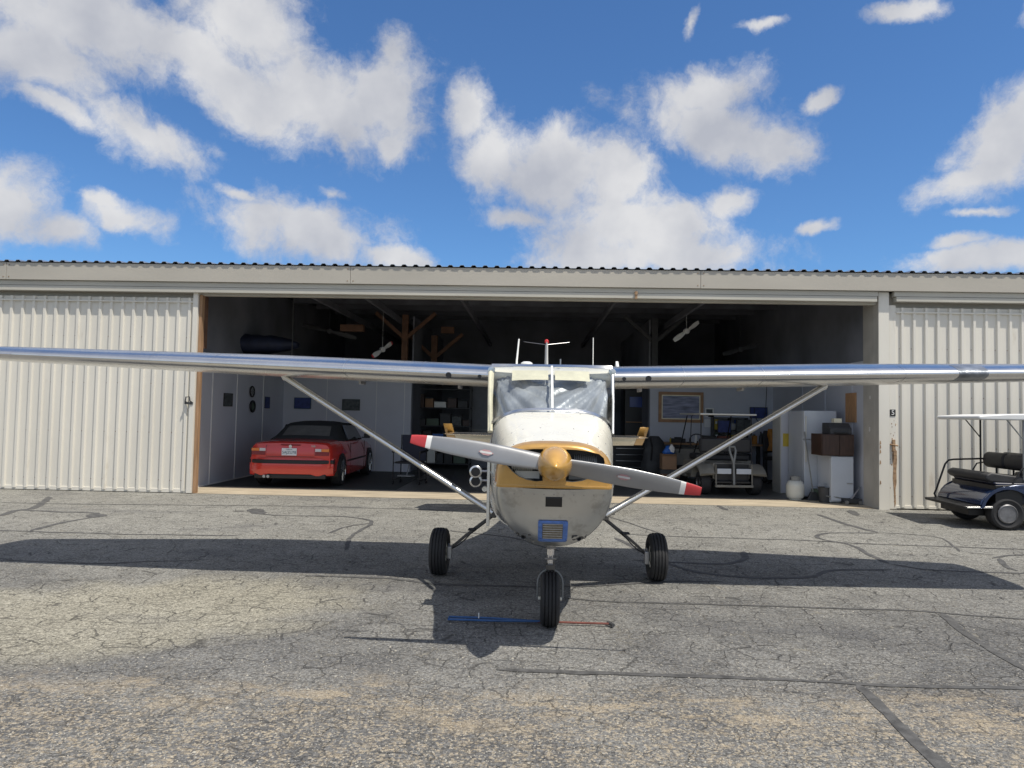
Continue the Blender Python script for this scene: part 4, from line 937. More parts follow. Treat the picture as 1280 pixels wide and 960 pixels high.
# middle bay: toolchests, shelves, tv cabinet
t_ = hthing('tool_chest', 'tall black tool chest in the dark middle bay right of the fuselage', 'tool chest', hx(790, 5.6), 5.6); zt = hz(790, 549, 5.6)
part('cabinet_body', MB().box(-.55, .45, .02, .5, .08, zt), 'dark', t_, bevel=.01)
for k in range(5): dz = (zt-.14)/5; dr_ = part('drawer', MB().box(-.53, .43, 0, .018, .10+k*dz, .10+(k+1)*dz-.012), 'black', t_, bevel=.004); part('handle', MB().box(-.4, .3, -.02, -.001, .10+(k+.8)*dz-.012, .10+(k+.8)*dz), 'steel', dr_)
t_ = hthing('storage_bag', 'dark padded sack standing right of the tool chest', 'bag', hx(816, 4.4), 4.2); mb = MB(); secs = []
for j in range(10): r_ = (.20, .27, .29, .30, .29, .27, .26, .24, .2, .1)[j]; secs.append([(r_*cos(a*pi/6)*(1+.05*sin(a*3+j)), r_*.8*sin(a*pi/6), .007+j*.115) for a in range(12)])
mb.loft(secs); part('bag_body', mb, 'dark', t_, smooth=True); part('strap', MB().tube([(-.12, -.2, 1.0), (-.1, -.3, .8), (-.12, -.28, .5)], .02, 6), 'black', t_)
t_ = hthing('television_cabinet', 'dark cabinet in the middle bay with a blue screen showing', 'cabinet', hx(797, 6.3), 6.4); z0 = hz(797, 545, 6.4); z1 = hz(797, 487, 6.4)
part('cabinet_body', MB().box(-.32, .30, .05, .5, 0.01, z1), 'black', t_, bevel=.01); part('screen', MB().box(-.20, .16, .03, .048, hz(797, 509, 6.4), hz(797, 496, 6.4)), 'screen', t_, bevel=.005); part('shelf', MB().box(-.3, .28, -.05, .05, z0+.0, z0+.02).box(-.3, .28, -.05, .05, z0+.35, z0+.37), 'oak', t_)
sh = hthing('storage_shelf', 'steel shelving full of dark clutter in the middle bay left of the fuselage', 'shelf', hx(560, 6.6), 6.6)
for x in (-.95, .55): 
    for y in (0, .42): part('upright', MB().box(x, x+.04, y, y+.04, 0, 2.2), 'dark', sh)
for z in (.12, .62, 1.12, 1.6, 2.1): part('shelf', MB().box(-.95, .59, .0, .46, z, z+.025), 'dark', sh)
rnd = random.Random(21)
cl = ['dark', 'black', 'hose', 'green', 'card', 'bluebag', 'darkposter', 'trim', 'brown']
for zi, z in enumerate((.146, .646, 1.146, 1.626)):
    x = -.88; k = 0
    while x < .4 and k < 5:
        w_ = rnd.uniform(.14, .36); h_ = rnd.uniform(.12, .36); mt = rnd.choice(cl)
        t_ = hthing('storage_bin', {'dark': 'dark grey', 'black': 'black', 'hose': 'grey', 'green': 'dull green', 'card': 'cardboard brown', 'bluebag': 'blue', 'darkposter': 'dark mottled', 'trim': 'white', 'brown': 'dark brown'}[mt]+' bin, '+['first', 'second', 'third', 'fourth', 'fifth'][k]+' from the left on the '+['bottom', 'second', 'third', 'top'][zi]+' shelf of the steel shelving', 'bin', hx(560, 6.6)+x+w_/2, 6.64, z, group='bins on the shelving')
        part('case', MB().box(-w_/2, w_/2, 0, .34, 0, h_), mt, t_, bevel=.012); part('lid', MB().box(-w_/2-.008, w_/2+.008, -.01, .35, h_, h_+.02), rnd.choice(['dark', 'black', mt]), t_, bevel=.005); x += w_+.03; k += 1
# white paper notice + grey door panel right of shelves
t_ = hthing('folded_door', 'tall grey sliding panel leaning in the dark middle bay', 'panel', hx(604, 7.2), 7.2); part('panel', MB().box(-.35, .45, 0, .05, 0, 2.3), mat('grey_panel', (.16, .17, .19), .6), t_, bevel=.005); part('rail', MB().box(-.35, .45, -.02, -.001, 1.0, 1.06), 'hose', t_)

# director's chair
p = G(511, 606); ch = thing('folding_chair', 'dark folding armchair with wheeled base beside the red car', 'chair', (p.x, p.y+.10, .012), radians(-12))
part('seat', MB().box(-.25, .25, -.22, .22, .42, .46), 'softtop', ch, bevel=.015)
part('backrest', MB().box(-.26, .27, .20, .24, .46, 1.0), mat('navy_canvas', (.022, .026, .045), .8), ch, bevel=.015)
for s_ in (-1, 1):
    part('arm', MB().tube([(s_*.29, -.24, .66), (s_*.29, .24, .68)], .022, 8), 'black', ch, smooth=True)
    part('frame', MB().tube([(s_*.28, -.22, .08), (s_*.28, -.22, .66)], .012, 8).tube([(s_*.28, .21, .08), (s_*.28, .23, 1.0)], .012, 8).tube([(s_*.28, -.22, .09), (s_*.28, .21, .09)], .010, 8).tube([(s_*.28, -.22, .43), (s_*.28, .21, .43)], .010, 8), 'black', ch, smooth=True)
    for y in (-.22, .21): part('caster', MB().lathe([(.035, -.012), (.035, .012)], (s_*.28, y, .036), 'x', 14), 'black', ch)
part('footrest', MB().box(-.16, .14, -.30, -.08, .17, .19).tube([(0, -.18, .18), (0, -.05, .42)], .012, 6), 'hose', ch, bevel=.004)

# ================================================================ old cream golf cart inside
p = G(918, 621); gc = thing('utility_cart', 'dusty cream golf cart with bare rear bag well inside the hangar', 'golf cart', (p.x-.02, p.y+.32, .007), radians(2))
for s_ in (-1, 1):
    for y in (.0, 1.62):
        wheel_parts(gc, 'wheel', s_*.49, y, .225, .20, s_, 'steel', 0, .5)
# rear of the cart faces the door: fenders, bag well, bumper
def fender(s_):
    mb = MB(); secs = []
    for k in range(11):
        a = pi*(.14+.80*k/10); y, z = -.34*cos(a), .30+.30*sin(a)
        secs.append([(s_*.36, y, z), (s_*.62, y*.98, z-.01), (s_*.645, y*.97, z-.05), (s_*.63, y*.90, z-.055), (s_*.36, y*.9, z-.03)])
    mb.loft(secs); return mb
for s_ in (-1, 1): part('fender', fender(s_), 'cartwhite', gc, smooth=True, ang=60)
part('body', MB().box(-.36, .36, -.18, .45, .30, .62).box(-.62, .62, .34, .95, .34, .64).prism([(.95, .25), (1.6, .25), (2.0, .45), (1.9, .78), (1.72, .80), (1.55, .34), (.95, .34)], 'x', -.58, .58), 'cartwhite', gc, bevel=.03)
part('bag_well', MB().box(-.33, .33, -.30, -.18, .24, .28).box(-.33, .33, -.20, -.185, .28, .60), 'black', gc, bevel=.01)
part('panel', MB().box(-.32, -.05, -.315, -.302, .42, .52).box(.05, .34, -.315, -.302, .42, .52), 'fridge', gc, bevel=.005)
part('rear_bumper', MB().box(-.36, .36, -.36, -.30, .17, .215).tube([(-.345, -.33, .2), (-.345, -.31, .6)], .014, 8).tube([(.345, -.33, .2), (.345, -.31, .6)], .014, 8), 'cartwhite', gc, bevel=.008)
part('bag_divider', MB().tube([(0, -.33, .22), (0, -.30, .62), (-.06, -.24, .86), (-.05, -.2, .93), (.05, -.2, .93), (.06, -.24, .86), (0, -.30, .62)], .022, 8), 'hose', gc, smooth=True)
part('seat', MB().box(-.54, .54, .30, .82, .64, .76), 'vinyl', gc, bevel=.04); part('backrest', MB().box(-.52, .52, .16, .25, .80, 1.08), 'vinyl', gc, bevel=.04)
for s_ in (-1, 1):
    part('roof_post', MB().tube([(s_*.50, .12, .6), (s_*.50, .14, 1.52)], .013, 8).tube([(s_*.50, 1.7, .7), (s_*.47, 1.2, 1.52)], .013, 8), 'black', gc, smooth=True)
mb = MB(); mb.box(-.56, .56, .0, 1.5, 1.535, 1.57); part('canopy', mb, 'trim', gc, bevel=.015)
part('steering_wheel', MB().tube([(-.25+.17*cos(a*pi/9), 1.18+.07*sin(a*pi/9), .98+.15*sin(a*pi/9)) for a in range(18)], .012, 6, closed=True).tube([(-.25, 1.18, .98), (-.25, 1.55, .6)], .015, 6), 'black', gc, smooth=True)

# ================================================================ dark blue golf cart outside
bcx = thing('golf_cart', 'dark blue golf cart with white canopy and rear facing seat by the right door', 'golf cart', (6.98, 10.42, 0), radians(-6))
HWB = .50
for s_ in (-1, 1):
    for x in (0., 1.95):
        r_ = .228
        # wheels with axle along y: build along x then turn
        mt = Matrix.Translation((x, s_*HWB, 0)) @ Matrix.Rotation(pi/2, 4, 'Z')
        w_ = .20; sd = 1
        prof = [(r_*.55, -w_*.35), (r_*.82, -w_*.48), (r_*.95, -w_*.42), (r_, -w_*.2), (r_, w_*.2), (r_*.95, w_*.42), (r_*.82, w_*.48), (r_*.55, w_*.35)]
        ty = part('wheel', MB().lathe(prof, (0, 0, r_), 'x', 36).xf(mt), 'rubber', bcx, smooth=True)
        rp = [(r_*.58, w_*.44*s_), (r_*.52, w_*.49*s_), (r_*.47, w_*.30*s_), (r_*.42, w_*.10*s_), (r_*.34, w_*.10*s_), (r_*.26, w_*.25*s_), (r_*.16, w_*.25*s_), (r_*.15, w_*.36*s_), (.001, w_*.37*s_)]
        part('rim', MB().lathe([(a, b) for a, b in rp], (0, 0, r_), 'x', 32).xf(mt), M['oldsteel'], ty, smooth=True, ang=25)
def side_prism(poly, y0, y1): return MB().prism(poly, 'y', y0, y1)
# rear body with wheel-arch bulge
arch = [(.33*cos(radians(a)), .24+.33*sin(radians(a))) for a in range(180, -1, -15)]
rb = [(-.37, .33)] + [(-.33, .33)] + [(x, z) for x, z in arch if z > .34] + [(.36, .34), (.62, .34), (.70, .50), (.55, .60), (.30, .645), (.08, .63), (-.12, .58), (-.26, .50), (-.35, .40)]
part('body', side_prism(rb, -.60, .60), 'cartblue', bcx, bevel=.035, seg=3)
lip = [(-.40, .30)] + [(.37*cos(radians(a)), .24+.37*sin(radians(a))) for a in range(170, 5, -12)] + [(.40, .30), (.34, .30)] + [(.33*cos(radians(a)), .24+.33*sin(radians(a))) for a in range(10, 175, 12)] + [(-.34, .30)]
for s_ in (-1, 1): part('fender_lip', side_prism(lip, s_*.60 if s_ > 0 else -.625, .625 if s_ > 0 else -.60), 'cartblue', bcx, bevel=.008)
fb = [(.70, .22), (1.55, .22), (1.62, .45), (2.28, .48), (2.45, .38), (2.50, .62), (2.25, .80), (1.90, .92), (1.75, .92), (1.62, .36), (.70, .30)]
part('front_body', side_prism(fb, -.58, .58), 'cartblue', bcx, bevel=.04, seg=3)
part('chassis', MB().box(-.42, 2.2, -.40, .40, .17, .26), 'black', bcx, bevel=.01)
# dark seat pod behind and rear seat
K = .52
def sh_(pl_, k=K): return [(a+k, b) for a, b in pl_]
pod = [(-.62, .33), (-.20, .36), (.15, .40), (.20, .66), (-.45, .66), (-.70, .66), (-.60, .56), (-.66, .42)]
part('seat_pod', side_prism(sh_(pod), -.56, .56), mat('dark_navy_pod', (.012, .016, .04), .35), bcx, bevel=.03)
rs_ = [(-.78, .70), (-.72, .66), (-.60, .65), (-.1, .63), (.15, .65), (.17, .70), (-.1, .72), (-.45, .76), (-.70, .79), (-.77, .76)]
part('rear_seat', side_prism(sh_(rs_), -.54, .54), 'vinyl', bcx, bevel=.03, seg=3)
fs_ = [(.20, .66), (.70, .66), (.76, .70), (.70, .77), (.20, .75)]
part('front_seat', side_prism(sh_(fs_), -.54, .54), 'vinyl', bcx, bevel=.03, seg=3)
def back(x0, y0, y1):
    pl_ = [(x0-.09, .84), (x0-.105, .93), (x0-.09, 1.01), (x0-.03, 1.05), (x0+.06, 1.03), (x0+.09, .95), (x0+.08, .85), (x0+.03, .81), (x0-.04, .81)]
    return MB().prism(pl_, 'y', y0, y1)
for (x0, y0, y1) in ((.36, -.54, -.01), (.36, .01, .54), (.60, -.54, -.01), (.60, .01, .54)): part('backrest', back(x0, y0, y1), 'vinyl', bcx, bevel=.04, seg=3)
mb = MB()
for y in (-.57, .57): mb.tube([(.00, y, .34), (.06, y, .62), (.20, y, .86), (.40, y, .90), (1.0, y, .88)], .011, 8)
for y in (-.3, .3): mb.tube([(.34, y, .64), (.34, y, .84)], .014, 8); mb.tube([(.58, y, .64), (.58, y, .84)], .014, 8)
part('seat_frame', mb, 'black', bcx, smooth=True)
part('side_sill', side_prism([(-.16, .35), (-.16, .62), (.20, .64), (.20, .35)], -.585, .585), 'black', bcx, bevel=.01)
fp = [(-.56, .275), (-.57, .315), (-.35, .33), (-.02, .34), (-.02, .30), (-.35, .285)]
part('footplate', side_prism(fp, -.58, .58), 'black', bcx, bevel=.008); part('plate_edge', side_prism([(-.54, .29), (-.54, .31), (-.20, .325), (-.20, .300)], -.60, -.581), 'alu', bcx, bevel=.004)
part('grab_hoop', MB().tube([(-.44, .5, .33), (-.46, .5, .38), (-.43, .5, .45), (-.30, .5, .84), (-.25, .5, .90), (-.18, .5, .915), (.30, .5, .94)], .014, 10), 'black', bcx, smooth=True)
cn = [(-.38, 1.545), (-.37, 1.585), (.0, 1.615), (.9, 1.64), (2.0, 1.62), (2.1, 1.56), (2.05, 1.54), (-.34, 1.53)]
part('canopy', side_prism(cn, -.60, .60), 'cartroof', bcx, bevel=.02, seg=3)
for y in (-.54, .54):
    part('roof_post', MB().tube([(.24, y, .70), (.24, y, 1.54)], .014, 8).tube([(.02, y, 1.54), (.24, y, 1.26)], .009, 8), 'hose' if y < 0 else 'black', bcx, smooth=True)
    part('roof_post', MB().tube([(2.0, y, .9), (1.6, y, 1.56)], .014, 8), 'black', bcx, smooth=True)
part('steering_wheel', MB().tube([(1.45+.07*sin(a*pi/9), .25+.17*cos(a*pi/9), 1.02+.15*sin(a*pi/9)) for a in range(18)], .013, 6, closed=True).tube([(1.45, .25, 1.02), (1.8, .25, .6)], .016, 6), 'black', bcx, smooth=True)

# ================================================================ tow bar on the ground
a = G(561, 777); b = G(766, 783.5); d = (b-a); ln_ = d.length
tbar = thing('tow_bar', 'blue and red tow bar lying on the asphalt before the nose wheel', 'tow bar', (a.x, a.y, .004), atan2(d.y, d.x))
part('blue_fork', MB().tube([(0, .042, .018), (.30, .042, .018), (ln_*.42, .018, .018), (ln_*.56, .0, .018)], .008, 8).tube([(0, -.02, .018), (.30, -.02, .018), (ln_*.42, -.008, .018), (ln_*.56, .0, .018)], .008, 8).tube([(0, -.02, .018), (0, .042, .018)], .008, 8), 'bluebar', tbar, smooth=True)
part('red_bar', MB().tube([(ln_*.50, 0, .016), (ln_*.985, 0, .016)], .008, 8), 'redtar', tbar, smooth=True)
part('hook', MB().tube([(ln_*.97, .02, .016), (ln_*.99, -.01, .016), (ln_*1.0, -.035, .016)], .013, 8), 'dark', tbar, smooth=True); part('pin', MB().tube([(.21, .03, .018), (.21, .03, .055)], .005, 6), 'whitep', tbar)

# ================================================================ the aircraft
AX, AY, AYAW = .264, 4.22, radians(-2.25)
ac = thing('light_aircraft', 'polished high wing light aircraft with gold spinner parked nose on outside the hangar', 'aircraft', (AX, AY, 0), AYAW)
ZM = 1.055
def supell(hw, zt, zb, et, eb, y, n=48, dxc=0., zm=ZM):
    pts = []
    for k in range(n):
        a = 2*pi*k/n; c_, s_ = cos(a), sin(a)
        e = et if s_ >= 0 else eb; h = (zt-zm) if s_ >= 0 else (zm-zb)
        x = hw*math.copysign(abs(c_)**(2/e), c_); z = zm+h*math.copysign(abs(s_)**(2/e), s_)
        pts.append((x, y, z))
    return pts
def interp(tab, y):
    for a, b in zip(tab[:-1], tab[1:]):
        if y <= b[0]:
            t_ = (y-a[0])/(b[0]-a[0]); t_ = max(0, t_); return [a[i]+(b[i]-a[i])*t_ for i in range(len(a))]
    return list(tab[-1])
#        y     hw    ztop  zbot  et   eb
ctab = [(.050, .318, 1.284, .955, 3.0, 2.4), (.060, .335, 1.300, .905, 3.0, 2.3), (.085, .350, 1.311, .850, 3.0, 2.25), (.14, .364, 1.322, .770, 3.0, 2.2), (.22, .374, 1.338, .690, 3.0, 2.2), (.35, .383, 1.362, .635, 3.1, 2.15), (.55, .398, 1.405, .610, 3.3, 2.15), (.78, .422, 1.460, .598, 3.9, 2.2), (.97, .447, 1.500, .592, 4.6, 2.4)]
ltab = [(.052, .300, 1.245, 1.035, 2.9, 2.0), (.060, .322, 1.26, 1.000, 2.9, 2.05), (.075, .334, 1.28, .955, 2.9, 2.1), (.10, .349, 1.298, .885, 3.0, 2.15), (.14, .362, 1.318, .800, 3.0, 2.2), (.22, .374, 1.337, .700, 3.0, 2.2), (.35, .383, 1.360, .635, 3.0, 2.15)] + ctab[6:]
def half(sec, top):   # keep top half or bottom half (both include the widest line)
    n = len(sec); return sec[0:n//2+1] if top else [sec[(n//2+k) % n] for k in range(n//2+1)]
def shell(ys, top, name, mt, parent, thick=-.004):
    mb = MB(); secs = [half(supell(*interp(ctab if top else ltab, y)[1:], y), top) for y in ys]; mb.loft(secs, closed=False, caps=False)
    o = part(name, mb, mt, parent, smooth=True, ang=60); return o
# nose bowl: closed solid with two air openings cut by booleans
ysn = [.050, .054, .060, .070, .082, .095, .110, .125, .140]
secs = []
for y in ysn:
    t_ = interp(ctab, y); s_ = supell(*t_[1:], y); hs_ = half(s_, True); secs.append(hs_)
mb = MB(); mb.loft(secs, closed=True, caps=True)
nb = part('nose_bowl', mb, ['gold', 'dark'], ac, smooth=False)
cut = MB()
for s_ in (-1, 1):
    pts = [(.07, 1.082), (.11, 1.078), (.165, 1.086), (.215, 1.105), (.255, 1.135), (.288, 1.170), (.303, 1.198), (.298, 1.226), (.268, 1.250), (.20, 1.266), (.13, 1.273), (.07, 1.274)]
    pts = [(s_*a, b) for a, b in pts]
    if s_ < 0: pts = pts[::-1]
    cut.prism(pts, 'y', -.05, .136, 1)
cm = mesh_of('cut', cut, ['gold', 'dark']); co = bpy.data.objects.new('cut', cm); C.objects.link(co); co.parent = ac
bo_ = nb.modifiers.new('bool', 'BOOLEAN'); bo_.operation = 'DIFFERENCE'; bo_.object = co; bo_.solver = 'EXACT'
bpy.context.view_layer.update(); dg = bpy.context.evaluated_depsgraph_get(); nm = bpy.data.meshes.new_from_object(nb.evaluated_get(dg)); nb.modifiers.clear(); nb.data = nm; bpy.data.objects.remove(co)
nm.polygons.foreach_set('use_smooth', [True]*len(nm.polygons)); nm.set_sharp_from_angle(angle=radians(35))
# engine cylinders seen inside the openings
for s_ in (-1, 1):
    mb = MB(); mb.lathe([(.05, -.07)]+[(r_, -.07+.012*k+dz) for k in range(11) for r_, dz in ((.06, 0), (.06, .005), (.045, .006), (.045, .011))]+[(.05, .07)], (s_*.19, .15, 1.185), 'x', 20); mb.box(min(s_*.09, s_*.24), max(s_*.09, s_*.24), .112, .12, 1.09, 1.135)
    part('engine_baffle', mb, 'trim' if s_ < 0 else 'hose', nb)
# lower edge lip of bowl & seam
ysc = [.215, .26, .32, .4, .5, .6, .7, .8, .9, .97]
shell([.1402, .16, .18, .20, .23]+ysc[1:], True, 'upper_cowl', 'cream', ac)
ysl = [.052, .056, .060, .067, .075, .086, .10, .12, .15, .18, .22, .27, .32, .4, .5, .6, .7, .8, .9, .97]
lc = shell(ysl, False, 'lower_cowl', 'cowlmetal', ac)
lc.data.transform(Matrix.Translation((0, .001, -.003)))
# strap of gold below openings
mb = MB(); secs = []
for y in (.050, .066, .09, .13, .17, .22):
    t_ = interp(ctab, max(.055, y)); full = supell(t_[1]+.0035, t_[2], t_[3]-.003, t_[4], t_[5], y-.004, 96)
    row = [p for k, p in enumerate(full) if full[k][2] <= ZM+.0001 and full[k][2] > ZM-.045]
    # order left->right through the two sides as separate strips plus a front band
    secs.append(full)
band = MB(); n = 96
idx = [k for k in range(n) if secs[2][k][2] <= ZM+.001 and secs[2][k][2] >= ZM-.030]
part_pts = []
# front band made as a curved plate across the nose, following the bowl plan form
plan = []
for k in range(33):
    u = -1+2*k/32; x = .372*u
    # y where the section half width equals |x| at z just under ZM
    yy = .052
    for (y_, hw_, *_r) in ctab:
        if hw_ >= abs(x): yy = y_; break
    lo = [c_ for c_ in ctab if c_[1] < abs(x)]
    if lo and abs(x) > ctab[0][1]:
        a_, b_ = lo[-1], ctab[len(lo)]; yy = a_[0]+(b_[0]-a_[0])*(abs(x)-a_[1])/(b_[1]-a_[1])
    elif abs(x) <= ctab[0][1]: yy = .052
    plan.append((x, yy))
secs2 = [[(x*1.002, y-.004, ZM+.002), (x*1.003, y-.006, ZM-.004), (x*1.000, y-.002, ZM-.016), (x*.97, y+.02, ZM-.016), (x*.97, y+.02, ZM+.002)] for x, y in plan]
band.loft(secs2); part('gold_strap', band, 'gold', nb, smooth=True, ang=50)
# lower cowl openings
def onlow(x, z):      # surface y of the lower cowl at x, z
    for k in range(300):
        y = .052+k*.002; _, hw, zt, zb, et, eb = interp(ltab, y)
        if (abs(x)/hw)**eb+((ZM-z)/(ZM-zb))**eb <= 1: return y+.002
    return .5
def patch(name, x0, x1, z0, z1, off, mt, parent, nx=8, nz=6, thick=.004, hole=None):
    mb = MB(); rows = []
    for j in range(nz+1):
        z = z0+(z1-z0)*j/nz; rows.append([(x0+(x1-x0)*i/nx, onlow(x0+(x1-x0)*i/nx, z)-off, z) for i in range(nx+1)])
    mb.loft(rows, closed=False, caps=False); o = part(name, mb, mt, parent, smooth=True, ang=180); solid(o, thick); return o
patch('cooling_inlet', -.050, .050, .925, .985, .003, 'black', lc)
zc0, zc1 = .702, .822
patch('oil_cooler', -.075, .070, zc0, zc1, .004, 'mesh', lc)
fr_ = .018
for (a, b, c_, d_) in ((-.088, .083, zc1-.006, zc1+.012), (-.086, .084, zc0-.016, zc0+.006), (-.092, -.066, zc0-.01, zc1+.006), (.060, .090, zc0-.008, zc1+.008)): patch('tape_strip', a, b, c_, d_, .008, 'tape', lc, 4, 5, .003)
mb = MB()
for k in range(7):
    z = zc0+.01+k*.016; mb.box(-.063, .058, onlow(0, z)-.012, onlow(0, z)-.005, z, z+.004)
part('fin', mb, 'steel', lc)
for (x, z) in ((-.185, .715), (.165, .715)):
    y = onlow(x, z); mb = MB(); mb.tube([(x, y+.05, z), (x-.0, y-.008, z-.008)], .015, 12, cap=False); o = part('exhaust_stack', mb, 'dark', lc, smooth=True); solid(o, .003)
    patch('exhaust_opening', x-.048, x+.048, z-.020, z+.022, .002, 'dark', lc, 6, 4, .002)
# rivet lines & seams on cowl side
for s_ in (-1, 1):
    mb = MB(); rows = []
    for y in [.10+.05*k for k in range(18)]:
        _, hw, zt, zb, et, eb = interp(ctab, y); rows.append([(s_*(hw+.003), y, ZM-.012), (s_*(hw+.0045), y, ZM-.002), (s_*(hw+.003), y, ZM+.010), (s_*(hw-.004), y, ZM+.010), (s_*(hw-.004), y, ZM-.012)])
    mb.loft(rows); part('cowl_seam', mb, 'alu', ac, smooth=True)
mb = MB()
def stud(mb, p, n_, r_=.0045):
    n_ = Vector(n_).normalized(); a_ = n_.cross(Vector((0, 0, 1)) if abs(n_.z) < .9 else Vector((1, 0, 0))).normalized(); b_ = n_.cross(a_); p = Vector(p)
    mb.add([p+a_*r_*cos(k*pi/4)+b_*r_*sin(k*pi/4)+n_*h for h in (-.002, .002) for k in range(8)], [tuple(range(8, 16))]+[(k, (k+1) % 8, 8+(k+1) % 8, 8+k) for k in range(8)])
for y in (.165, .5, .94):
    _, hw, zt, zb, et, eb = interp(ctab, y); full = supell(hw, zt, zb, et, eb, y, 72)
    for k in range(1, 36, 3): p = Vector(full[k]); c_ = Vector((0, y, ZM)); stud(mb, p, (p-c_))
part('fastener', mb, 'steel', ac)
mb = MB()
for x in [-.30+.06*k for k in range(11)]:
    for z in (1.000, .64+.9*abs(x)**1.6): 
        y_ = onlow(x, z)
        if y_ < .49: stud(mb, (x, y_-.003, z), (0, -1, -.2))
part('fastener', mb, 'steel', lc)
# spinner
SX = .0; SZ = 1.188
prof = [(.001, -.262), (.010, -.256), (.026, -.238), (.045, -.205), (.064, -.165), (.081, -.12), (.094, -.075), (.102, -.03), (.106, .015), (.106, .032), (.098, .036), (.02, .036)]

sp_ = part('spinner', MB().lathe(prof, (SX, 0, SZ), 'y', 48), 'spin', ac, smooth=True, ang=50)
# propeller
ptilt = radians(9.0)
hub = part('propeller', MB().lathe([(.055, -.03), (.055, .045), (.03, .05)], (SX, 0, SZ), 'y', 24), 'steel', ac, smooth=True)
for s_ in (-1, 1):
    mb = MB(); secs = []; n = 26
    for i in range(n+1):
        t_ = i/n; r_ = .06+(.878-.06)*t_
        # planform: leading / trailing offsets in the disc plane
        key = [(0, .046, -.046), (.12, .050, -.052), (.3, .054, -.058), (.5, .054, -.058), (.7, .047, -.053), (.85, .036, -.044), (.95, .028, -.036), (1.0, .020, -.029)]
        kk = interp(key, t_); up, lo = kk[1], kk[2]
        tw = radians(38-24*t_)*1.0; th = .034*(1-.78*t_)
        loop = []
        for k in range(16):
            a = 2*pi*k/16; u = cos(a); v = sin(a)*(1+.35*u)
            c0 = (up+lo)/2; w = (up-lo)/2
            zz = c0+u*w; yy = -u*w*math.tan(tw)*s_*.55+v*th/2
            loop.append((s_*r_, yy, zz))
        secs.append(loop)
    def mf(i, j, n=n):
        t_ = (i+.5)/n; return 1 if t_ > .885 else (2 if t_ > .88-.02 and i == n-4 else 0)
    # exact painted bands
    mb.loft(secs, mfun=mf); mb.m[-1] = 1
    for q_ in range(len(mb.v)): x, y, z = mb.v[q_]; mb.v[q_] = (x+SX, y, z)
    mb.xf(Matrix.Translation((0, 0, SZ)) @ Matrix.Rotation(ptilt, 4, 'Y'))
    bl = part('blade', mb, ['blade', 'red', 'whitep'], hub, smooth=True, ang=70)
    # maker's diamond decal
    cx_, cz_ = s_*.415, -.003
    dm = MB(); dpoly = [(cx_-.046, cz_), (cx_-.016, cz_+.016), (cx_+.016, cz_+.016), (cx_+.046, cz_), (cx_+.016, cz_-.016), (cx_-.016, cz_-.016)]
    twd = radians(38-24*.43); yd = lambda z: -(z+.003)*math.tan(twd)*s_*.55-.0175
    dm.add([(x, yd(z), z) for x, z in dpoly]+[(x, yd(z)+.002, z) for x, z in dpoly], [(0,1,2,3,4,5)]+[(i, (i+1) % 6, 6+(i+1) % 6, 6+i) for i in range(6)])
    dm.add([(x, yd(z)-.0008, z) for x, z in [(cx_-.036, cz_-.006), (cx_+.036, cz_-.006), (cx_+.036, cz_+.006), (cx_-.036, cz_+.006)]], [(0,1,2,3)], 1)
    dm.xf(Matrix.Translation((0, 0, SZ)) @ Matrix.Rotation(ptilt, 4, 'Y')); part('blade_decal', dm, ['decal', 'decalw'], hub)

# fuselage
fus = MB()
deck = [(.972, .4475, 1.500, .592, 4.6, 2.4), (1.1, .462, 1.503, .58, 4.8, 2.8), (1.25, .475, 1.455, .575, 5, 3.2), (1.36, .482, 1.42, .57, 5, 3.4)]
fus.loft([supell(*interp(deck, y)[1:], y) for y in (.972, 1.03, 1.1, 1.18, 1.25, 1.36)])
low = [(1.355, .487, 1.345, .568, 8, 3.6), (2.0, .50, 1.345, .56, 8, 4), (2.9, .50, 1.345, .57, 8, 4)]
fus.loft([supell(*interp(low, y)[1:], y) for y in (1.355, 1.6, 2.0, 2.5, 2.9)])
aft = [(2.895, .495, 1.83, .575, 7, 4, 1.1), (3.25, .47, 1.86, .60, 5, 3.6, 1.1), (3.7, .39, 1.66, .67, 3.4, 3, 1.1), (4.3, .29, 1.46, .78, 2.6, 2.6, 1.1), (5.4, .17, 1.36, .92, 2.3, 2.3, 1.12), (6.4, .06, 1.32, 1.03, 2, 2, 1.15), (6.75, .025, 1.30, 1.08, 2, 2, 1.17)]
fus.loft([supell(t_[1], t_[2], t_[3], t_[4], t_[5], y, zm=t_[6]) for y in (2.895, 3.05, 3.25, 3.45, 3.7, 4.0, 4.3, 4.8, 5.4, 5.9, 6.4, 6.75) for t_ in [interp(aft, y)]])
part('fuselage', fus, 'alu', ac, smooth=True, ang=50)
# windshield
def wsB(u): a = abs(u)**3.4; return Vector((.470*u, 1.0+.31*a, 1.512-.115*a))
def wsT(u): return Vector((.498*u, 1.60+.03*u*u, 1.893))
def ws(u, v, off=0):
    p = wsB(u).lerp(wsT(u), v); b = sin(pi*v)*.028; n_ = Vector((.25*u, -.62, .75)).normalized(); return p+n_*(b+off)
def wsgrid(us, vs, off): return [[tuple(ws(u, v, off)) for u in us] for v in vs]
us = [-1+2*i/28 for i in range(29)]; vv = [j/12 for j in range(13)]
mb = MB(); mb.loft(wsgrid(us, vv, 0), closed=False, caps=False); wsh = part('windshield', mb, 'glass', ac, smooth=True, ang=180)
mb = MB(); mb.loft([[tuple(ws(u, v, o_)) for (u, o_) in ((-.020, .002), (-.017, .007), (.017, .007), (.020, .002), (.017, -.004), (-.017, -.004))] for v in [j/14 for j in range(15)]]); part('center_strip', mb, 'whitep', wsh, smooth=True)
mb = MB(); mb.loft([[tuple(ws(u, v_, o_)) for (v_, o_) in ((0, .002), (0, .007), (.035, .007), (.035, .002))] for u in us]); part('base_strip', mb, 'alu', wsh, smooth=True)
